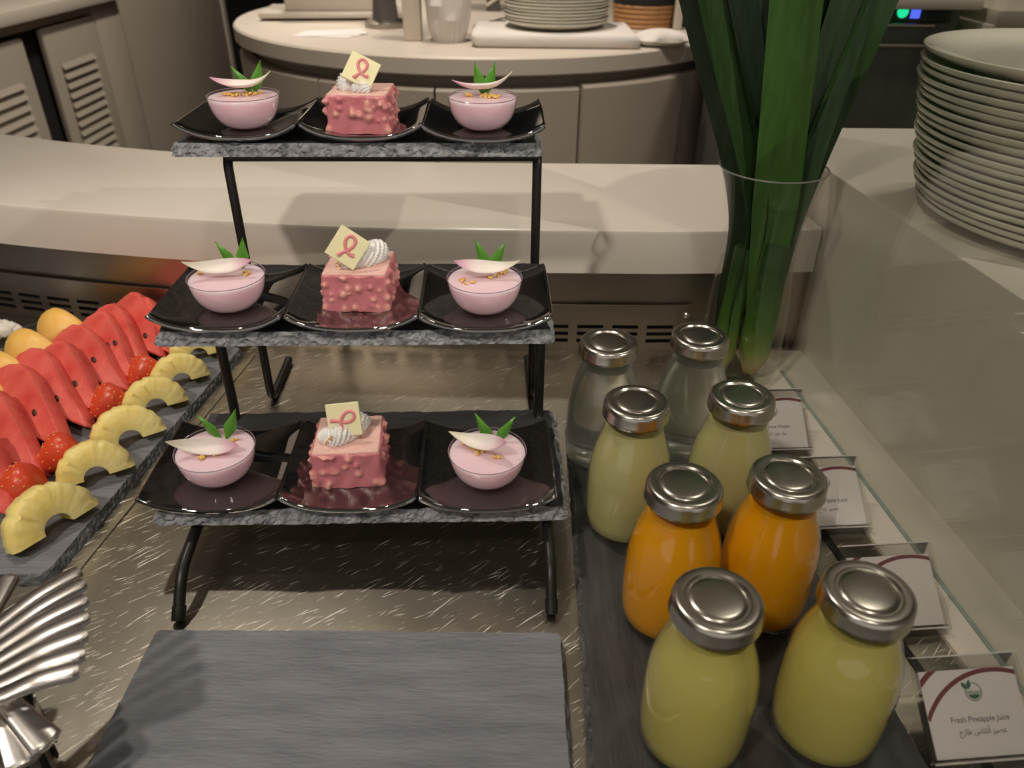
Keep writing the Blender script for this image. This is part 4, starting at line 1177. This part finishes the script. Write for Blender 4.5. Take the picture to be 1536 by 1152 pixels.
# ================================================================== CUTLERY STAND
stand_xy = at(38, 1085, z=0.03)
cs = thing('cutlery_holder', 'slotted steel cutlery holder on the bed beside the empty slate tray', 'cutlery holder', (-0.283, 0.245, 0.0))
v, f = lathe([(0.028, 0.0), (0.0295, 0.001), (0.031, 0.030), (0.0325, 0.055), (0.0330, 0.0565), (0.0318, 0.0565), (0.030, 0.030), (0.0285, 0.003)], 36, cap0=True, cap1=True)
obj('cup', (v, f), M['steeld'], parent=cs, smooth=50)
for k in range(18):
    a = 2*PI*k/18
    obj('slot', rbox(-0.0016, 0.0016, -0.0008, 0.0008, 0.012, 0.046, 0.0004, 1), M['dark'], parent=cs, loc=(0.0311*math.cos(a), 0.0311*math.sin(a), 0), rot=(0, rad(2), a + PI/2), smooth=0)
def handle(path, w, th, m=None, n=14, wid=None):
    """cutlery handle: flattened bar, widening to a rounded end"""
    P = bez(path, 8); N = len(P)
    def sec(a, t):
        c, s = math.cos(a), math.sin(a)
        e = 0.45
        k = (0.42 + 0.58*t)
        if t > 0.94: k *= 1 - 0.35*((t - 0.94)/0.06)**2
        return (math.copysign(abs(c)**e, c)*th*(0.8 + 0.4*t), math.copysign(abs(s)**e, s)*w*k)
    return tube(P, 1.0, n, sec=sec, up=(0, 0, 1))
ends = [(119, 858, 0.085), (126, 876, 0.0865), (130, 900, 0.088), (132, 925, 0.0895), (131, 952, 0.091), (127, 980, 0.0925), (118, 1005, 0.094)]
dl = ['second', 'third', 'fourth', 'fifth', 'sixth']
for i, (px, py, z) in enumerate(ends):
    E_ = at(px, py, z=z)
    root = at(0, 945 + 18*i, z=z - 0.002); root = root + (root - E_)*1.1
    mid = (E_ + root)/2 + Vector((0, 0.0, 0.003))
    lab = 'fanned silver cutlery handle at the fruit side of the row' if i == 0 else ('fanned silver cutlery handle at the empty tray side of the row' if i == 6 else '%s silver handle of the cutlery fan counting from the fruit side' % dl[i-1])
    o = obj('cutlery_piece', handle([root, root.lerp(mid, 0.5) + Vector((0, 0, 0.002)), mid, mid.lerp(E_, 0.5) + Vector((0, 0, 0.002)), E_], 0.0054, 0.0024), M['chrome'], smooth=50)
    o.location = (0, 0, 0)
    tag(o, lab, 'cutlery', 'fanned cutlery handles')
for i, (a, b, lab) in enumerate((((10, 1055, 0.078), (72, 1120, 0.062), 'thick rounded silver handle slanting out of the cutlery holder towards the slate'), ((0, 1060, 0.072), (34, 1150, 0.055), 'flat silver handle lying below the thick one in the cutlery holder'))):
    A, B = at(a[0], a[1], z=a[2]), at(b[0], b[1], z=b[2])
    A = A + (A - B)*0.6
    o = obj('cutlery_piece', handle([A, A.lerp(B, 0.35), A.lerp(B, 0.7), B], 0.0085, 0.0055), M['chrome'], smooth=50)
    tag(o, lab, 'cutlery', 'handles in the cutlery holder')
A, B = at(-30, 960, z=0.080), at(12, 868, z=0.078)
o = obj('cutlery_piece', handle([A, A.lerp(B, 0.4), A.lerp(B, 0.7), B], 0.0070, 0.0030), M['chrome'], smooth=50)
tag(o, 'single silver handle pointing up at the fruit slate corner', 'cutlery', 'handles in the cutlery holder')

# ================================================================== ROUND BAR BEHIND
BCX, BCY, BRAD = -0.085, 2.46, 0.70
bar = thing('round_bar', 'cream round bar counter with curved panels behind the buffet', 'counter', (BCX, BCY, FLOOR_Z))
def bz(z): return z - FLOOR_Z
obj('bar_top', lathe([(0.02, bz(0.098)), (BRAD - 0.006, bz(0.098)), (BRAD, bz(0.102)), (BRAD, bz(0.134)), (BRAD - 0.005, bz(0.139)), (0.02, bz(0.139))], 120), M['solid2'], parent=bar, smooth=40)
obj('neck', lathe([(BRAD - 0.05, bz(0.05)), (BRAD - 0.05, bz(0.098))], 96), M['panel'], parent=bar, smooth=40)
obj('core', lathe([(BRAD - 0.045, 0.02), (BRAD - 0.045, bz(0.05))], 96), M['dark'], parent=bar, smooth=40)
pan_edges = [rad(-175), rad(-152), rad(-122), rad(-97.5), rad(-70.5), rad(-46), rad(-20), rad(10), rad(40), rad(75), rad(110), rad(145), rad(185)]
for k in range(len(pan_edges) - 1):
    a0, a1 = pan_edges[k] + 0.004, pan_edges[k+1] - 0.004
    r1 = BRAD - 0.006 + (0.010 if k in (4,) else 0.0)
    def ring(r0, r1, z0, z1, n=24):
        v = []; f = []
        for i in range(n + 1):
            a = a0 + (a1 - a0)*i/n; c, s = math.cos(a), math.sin(a)
            v += [(r0*c, r0*s, z0), (r1*c, r1*s, z0), (r1*c, r1*s, z1 - 0.006), ((r1-0.006)*c, (r1-0.006)*s, z1), (r0*c, r0*s, z1)]
        for i in range(n):
            for j in range(5):
                p, q = i*5 + j, i*5 + (j+1) % 5
                f.append((p, q, q + 5, p + 5))
        f += [(4, 3, 2, 1, 0), tuple(n*5 + j for j in range(5))]
        return v, f
    obj('curved_panel', ring(BRAD - 0.035, r1, 0.05, bz(0.072 + (0.004 if k == 4 else 0))), M['panel'], parent=bar, smooth=35)
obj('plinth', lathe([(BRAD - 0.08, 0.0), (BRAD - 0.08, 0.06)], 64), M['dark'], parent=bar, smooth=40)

TZ = 0.1392
def on_bar(px, py): q = at(px, py, z=TZ); return q
# stack of plates on a folded cloth
q = on_bar(832, 72)
CQ = q
def cloth_pad(w, d, h, seed):
    ph = seed
    def fn(u, v):
        a = (v*2*PI); c, s = math.cos(a), math.sin(a)
        k = 1/((abs(c)**6 + abs(s)**6)**(1/6))
        return None
    vv, ff = rbox(-w/2, w/2, -d/2, d/2, 0, h, h*0.42, 4)
    vv = [(x + 0.006*math.sin(y*40 + z*50), y + 0.006*math.sin(x*22 + ph), z*(1 + 0.08*math.sin(x*31 + ph)*math.cos(y*27))) for x, y, z in vv]
    return vv, ff
o = obj('folded_cloth', cloth_pad(0.380, 0.22, 0.032, 1), M['cloth'], loc=(q.x + 0.002, q.y + 0.10, TZ), smooth=60)
tag(o, 'folded white cloth pad under the plate stack on the round bar', 'cloth')
side_prof = [(r*0.122/0.1352, z) for r, z in plate_prof]
p0 = None
qq = on_bar(836, 72)
for i in range(14):
    if p0 is None: o = obj('side_plate', lathe(side_prof, 48), M['porc'], smooth=60); p0 = o
    else: o = p0.copy(); COL.objects.link(o)
    o.location = (qq.x + 0.002*math.sin(i*2.1), qq.y + 0.115, TZ + 0.0330 + i*0.0068)
    lab = 'white side plate in the stack on the folded cloth' if 0 < i < 13 else ('lowest white side plate lying on the folded cloth' if i == 0 else 'uppermost white side plate of the stack on the cloth')
    tag(o, lab, 'plate', 'side plates on the round bar')
# paper bag / wrapped cup
q = on_bar(671, 66)
mb = []
def crumple(prof, n, amp, seed, flutes=0):
    rnd = random.Random(seed)
    v, f = lathe(prof, n)
    out = []
    for (x, y, z) in v:
        a = math.atan2(y, x)
        k = 1 + amp*math.sin(a*3 + z*60 + seed) + amp*0.8*math.sin(a*5 - z*90) + rnd.uniform(-amp, amp)*0.6
        if flutes and z < 0.045: k = 1 + 0.03*math.cos(a*flutes)
        out.append((x*k, y*k, z))
    return out, f
o = obj('paper_wrapped_cup', crumple([(0.036, 0), (0.040, 0.01), (0.046, 0.03), (0.050, 0.05), (0.053, 0.08), (0.052, 0.11), (0.048, 0.14), (0.02, 0.15)], 40, 0.07, 3, 20), M['cloth'], loc=(q.x, q.y + 0.045, TZ), smooth=25)
tag(o, 'crumpled white paper wrapped cup standing on the round bar', 'cup')
# posts of the bar shelf
for k, (px, py, w, lab) in enumerate(((619, 62, 0.021, 'thick cream shelf post on the round bar beside the wrapped cup'), (1016, 45, 0.011, 'thin cream shelf post on the round bar beside the wicker basket'))):
    q = on_bar(px, py)
    o = obj('shelf_post', rbox(-w, w, -w, w, 0, 0.5, 0.004, 2), M['solid2'], loc=(q.x, q.y + w, TZ), smooth=40)
    tag(o, lab, 'post')
# white appliance box + steel tray + papers + grinder
q = on_bar(497, 30)
t = thing('appliance_box', 'pale boxy appliance on a flat base behind the paper sheets', 'appliance', (q.x, q.y + 0.10, TZ), rad(6))
obj('housing', rbox(-0.135, 0.135, -0.08, 0.08, 0.020, 0.26, 0.006, 2), M['solid2'], parent=t, smooth=40)
obj('base', rbox(-0.20, 0.19, -0.12, 0.10, 0.006, 0.020, 0.003, 1), M['solid2'], parent=t, smooth=40)
obj('base_shadow_gap', rbox(-0.18, 0.17, -0.10, 0.09, 0.0, 0.006, 0.001, 1), M['dark'], parent=t, smooth=40)  # dark slab stands in for the shade beneath the base
obj('switch', rbox(0.085, 0.115, -0.084, -0.078, 0.075, 0.088, 0.001, 1), M['dark'], parent=t, smooth=40)
q = on_bar(490, 52)
for k in range(3):
    o = obj('paper_sheet', prism([(-0.07, -0.045), (0.07, -0.045), (0.07, 0.045), (-0.07, 0.045)], 0, 0.0006), M['paper'], loc=(q.x + 0.01*k, q.y + 0.012*k, TZ + 0.0002 + 0.0008*k), rot=(0, 0, rad(-8 + 14*k)), smooth=0)
    tag(o, ['lowest white paper sheet before the appliance box', 'middle white paper sheet before the appliance box', 'upper white paper sheet before the appliance box'][k], 'paper', 'papers on the round bar')
q = on_bar(575, 44)
t = thing('coffee_grinder', 'dark chrome coffee grinder between appliance box and shelf post', 'grinder', (q.x, q.y + 0.05, TZ))
obj('base', lathe([(0.055, 0), (0.055, 0.012), (0.045, 0.018)], 32), M['steeld'], parent=t, smooth=40)
obj('body', lathe([(0.034, 0.018), (0.030, 0.06), (0.036, 0.10), (0.040, 0.2)], 32), M['darkgrey'], parent=t, smooth=40)
obj('arm', tube(bez([(0.03, -0.01, 0.09), (0.055, -0.03, 0.085), (0.075, -0.04, 0.06), (0.07, -0.045, 0.03)], 6), 0.006, 10), M['chrome'], parent=t, smooth=60)
# spoons lying behind, glints
q = on_bar(735, 50)
for k in range(9):
    rnd = random.Random(k + 90)
    t = thing('teaspoon', 'small shiny teaspoon in the pile between wrapped cup and plate stack', 'spoon', (q.x - 0.03 + 0.010*k + rnd.uniform(-.01, .01), q.y + 0.05 + rnd.uniform(-.02, .03), TZ + 0.004 + 0.0045*(k % 4)), rnd.uniform(0.6, 1.6), 'teaspoons on the round bar')
    obj('spoon_bowl', ell(0, 0, 0.001, 0.016, 0.010, 0.003, 12, 6), M['chrome'], parent=t, smooth=80)
    obj('spoon_stem', tube([(0.014, 0, 0.001), (0.05, 0, 0.004), (0.10, 0, 0.003)], [0.0018, 0.0016, 0.003], 8), M['chrome'], parent=t, smooth=80)
# black device behind
q = on_bar(738, 26)
t = thing('black_monitor', 'black screen with a pale slanting edge behind the teaspoons', 'screen', (q.x, q.y + 0.16, TZ))
obj('screen', rbox(-0.10, 0.10, -0.01, 0.01, 0.03, 0.30, 0.004, 2), M['dark'], parent=t, smooth=40)
obj('stand', rbox(-0.02, 0.02, -0.02, 0.03, 0.0, 0.10, 0.003, 1), M['darkgrey'], parent=t, smooth=40)
obj('edge_strip', tube([(-0.02, -0.02, 0.015), (0.075, -0.02, 0.075)], 0.005, 8), M['solid2'], parent=t, smooth=60)
# wicker basket
q = on_bar(972, 46)
t = thing('wicker_basket', 'brown wicker basket with a dark band on the round bar', 'basket', (q.x, q.y + 0.09, TZ))
for k in range(13):
    z = 0.006 + k*0.0115
    if k in (5, 6): continue
    r = 0.074 + 0.001*k
    obj('weave_ring', tube([(r*math.cos(2*PI*i/36) + 0.0015*math.cos(i*PI), r*math.sin(2*PI*i/36), z) for i in range(37)], 0.0066, 8), M['wicker'], parent=t, smooth=60)
obj('inner_wall', lathe([(0.072, 0.0), (0.080, 0.15)], 36, cap1=False), M['wicker'], parent=t, smooth=40)
obj('dark_band', lathe([(0.0835, 0.056), (0.0855, 0.062), (0.0855, 0.076), (0.084, 0.082)], 36), M['dark'], parent=t, smooth=40)
# napkin on a dish
q = on_bar(995, 74)
t = thing('napkin_dish', 'low oval dish heaped with a crumpled white napkin', 'dish', (q.x, q.y + 0.055, TZ))
v, f = lathe([(0.035, 0), (0.05, 0.003), (0.066, 0.010), (0.067, 0.012), (0.05, 0.007)], 40)
obj('dish', ([(x*1.05, y*0.7, z) for x, y, z in v], f), M['porc'], parent=t, smooth=50)
v, f = crumple([(0.055, 0.008), (0.064, 0.014), (0.055, 0.026), (0.035, 0.033), (0.01, 0.036)], 36, 0.09, 8)
obj('napkin', ([(x, y*0.7, z) for x, y, z in v], f), M['cloth'], parent=t, smooth=60)
q = on_bar(1040, 46)
t = thing('dark_bottle_crate', 'dark brown crate beside the thin shelf post', 'crate', (q.x + 0.05, q.y + 0.12, TZ))
mbrown = mat('dark_brown_wood', (0.05, 0.025, 0.018), rough=0.5, vary=0.2, vscale=12)
for zz in (0.0, 0.055, 0.11): obj('slat', rbox(-0.07, 0.07, -0.05, -0.042, zz + 0.004, zz + 0.05, 0.002, 1), mbrown, parent=t, smooth=30)
obj('crate_body', rbox(-0.068, 0.068, -0.042, 0.05, 0.0, 0.165, 0.002, 1), mbrown, parent=t, smooth=30)

# ================================================================== CABINETS AT THE LEFT
CX = -1.5
cab = thing('louvred_cabinet', 'beige cabinet with louvred doors under a pale worktop', 'cabinet', (CX, 2.0, FLOOR_Z))
def cz(z): return z - FLOOR_Z
c_end = at(176, 5, x=CX).y
c0 = 0.9
obj('worktop', rbox(-0.55, 0.03, c0 - 2.0, c_end - 2.0 - 0.02, cz(0.100), cz(0.139), 0.004, 2), M['solid2'], parent=cab, smooth=40)
obj('carcass', rbox(-0.52, -0.03, c0 - 2.0, c_end - 2.0 - 0.02, 0.0, cz(0.100), 0.003, 1), M['dark'], parent=cab, smooth=40)
obj('end_post', rbox(-0.05, 0.0, c_end - 2.0 - 0.20, c_end - 2.0, 0.0, cz(0.100), 0.004, 2), M['panel'], parent=cab, smooth=40)
d_hi = at(62, 44, x=CX)
def door(y0, y1, ztop):
    W = y1 - y0
    d = obj('door', rbox(-0.022, 0.0, 0, W, 0.10, cz(ztop), 0.006, 3), M['panel'], parent=cab, loc=(0.0, y0 - 2.0, 0), smooth=40)
    z = cz(ztop) - 0.135
    k = 0
    while z > 0.25:
        # louvre: dark slit with a proud slanted lip over it
        obj('slit', rbox(-0.004, 0.0012, W*0.16, W*0.80, z, z + 0.008, 0.0005, 1), M['dark'], parent=d, smooth=0)
        v = [(0.0012, W*0.16, z + 0.008), (0.0012, W*0.80, z + 0.008), (0.0095, W*0.80, z + 0.0045), (0.0095, W*0.16, z + 0.0045), (0.0012, W*0.16, z + 0.022), (0.0012, W*0.80, z + 0.022)]
        obj('louvre', (v, [(0, 1, 2, 3), (3, 2, 5, 4), (0, 3, 4), (1, 5, 2), (0, 4, 5, 1)]), M['panel'], parent=d, smooth=0)
        z -= 0.031; k += 1
    return d
dy0 = at(66, 60, x=CX).y; dy1 = at(158, 40, x=CX).y
door(dy0, c_end - 0.205, d_hi.z)
g0 = at(34, 60, x=CX).y
door(g0 - (c_end - 0.2 - dy0), g0, d_hi.z - 0.01)
door(g0 - 2*(c_end - 0.2 - dy0) - 0.05, g0 - (c_end - 0.2 - dy0) - 0.05, d_hi.z - 0.01)
obj('top_rail', rbox(-0.028, -0.012, c0 - 2.0, c_end - 2.0 - 0.2, cz(d_hi.z) + 0.004, cz(0.100), 0.002, 1), M['panel'], parent=cab, smooth=0)
p_end = at(336, 0, x=CX).y
tp = thing('tall_panel', 'tall plain beige panel beyond the louvred cabinet', 'panel', (CX, (c_end + p_end)/2, FLOOR_Z))
hw = (p_end - c_end)/2
obj('leaf_board', rbox(-0.30, 0.0, -hw + 0.012, hw - 0.06, 0.0, 1.9, 0.003, 2), M['panel'], parent=tp, smooth=40)
obj('edge_post', rbox(-0.30, 0.004, hw - 0.055, hw, 0.0, 1.9, 0.003, 2), M['solid2'], parent=tp, smooth=40)
# box on the worktop at the very corner
q = at(40, 4, z=0.139)

# ================================================================== MACHINE AT THE RIGHT
MY = 1.55
m0 = at(1225, 190, y=MY); 
mc = thing('drinks_machine', 'dark grey drinks machine with green and blue indicator lights', 'machine', (at(1380, 100, y=MY).x, MY, FLOOR_Z))
MX = mc.location.x
lx = at(1150, 60, y=MY).x - MX; rx = at(1432, 60, y=MY).x - MX
zt = at(1380, 12, y=MY).z
obj('body', rbox(lx, rx, 0.0, 0.45, 0.0, cz(zt), 0.006, 2), M['darkgrey'], parent=mc, smooth=40)
z1 = at(1380, 34, y=MY).z; z2 = at(1380, 12, y=MY).z
obj('control_strip', rbox(lx + 0.005, rx - 0.02, -0.006, 0.0, cz(z1), cz(z2) - 0.004, 0.002, 1), M['dark'], parent=mc, smooth=40)
for (px, py, m, nm, n_) in ((1354, 18, 'led_g', 'green_light', 20), (1373, 20, 'led_b', 'blue_light', 4)):
    q = at(px, py, y=MY - 0.006)
    obj(nm, lathe([(0.0098 if n_ > 4 else 0.0115, 0), (0.0098 if n_ > 4 else 0.0115, 0.003), (0.008, 0.004)], n_), M[m], parent=mc, loc=(q.x - MX, -0.0055, cz(q.z)), rot=(PI/2, PI/4, 0), smooth=40)
for (py, h) in ((38, 0.004), (68, 0.005)):
    q0, q1 = at(1310, py, y=MY - 0.012), at(1365, py + 5, y=MY - 0.012)
    obj('trim_bar', tube([(q0.x - MX, -0.010, cz(q0.z)), (rx - 0.05, -0.010, cz(q0.z))], h, 10), M['steel2'], parent=mc, smooth=60)
obj('top_shelf', rbox(lx - 0.02, rx + 0.02, -0.03, 0.45, cz(zt), cz(zt) + 0.018, 0.004, 2), M['solid2'], parent=mc, smooth=40)
fr = thing('frame_unit', 'beige framed unit with a dark opening beside the drinks machine', 'cabinet', (at(1490, 60, y=MY).x + 0.035, MY - 0.05, FLOOR_Z), 0)
obj('frame_top', rbox(-0.08, 0.42, -0.02, 0.35, cz(at(1450, 36, y=MY).z), cz(at(1450, 8, y=MY).z), 0.004, 2), M['panel'], parent=fr, smooth=40)
obj('frame_post', rbox(-0.085, -0.055, -0.02, 0.35, 0.0, cz(at(1450, 30, y=MY).z), 0.004, 2), M['panel'], parent=fr, smooth=40)
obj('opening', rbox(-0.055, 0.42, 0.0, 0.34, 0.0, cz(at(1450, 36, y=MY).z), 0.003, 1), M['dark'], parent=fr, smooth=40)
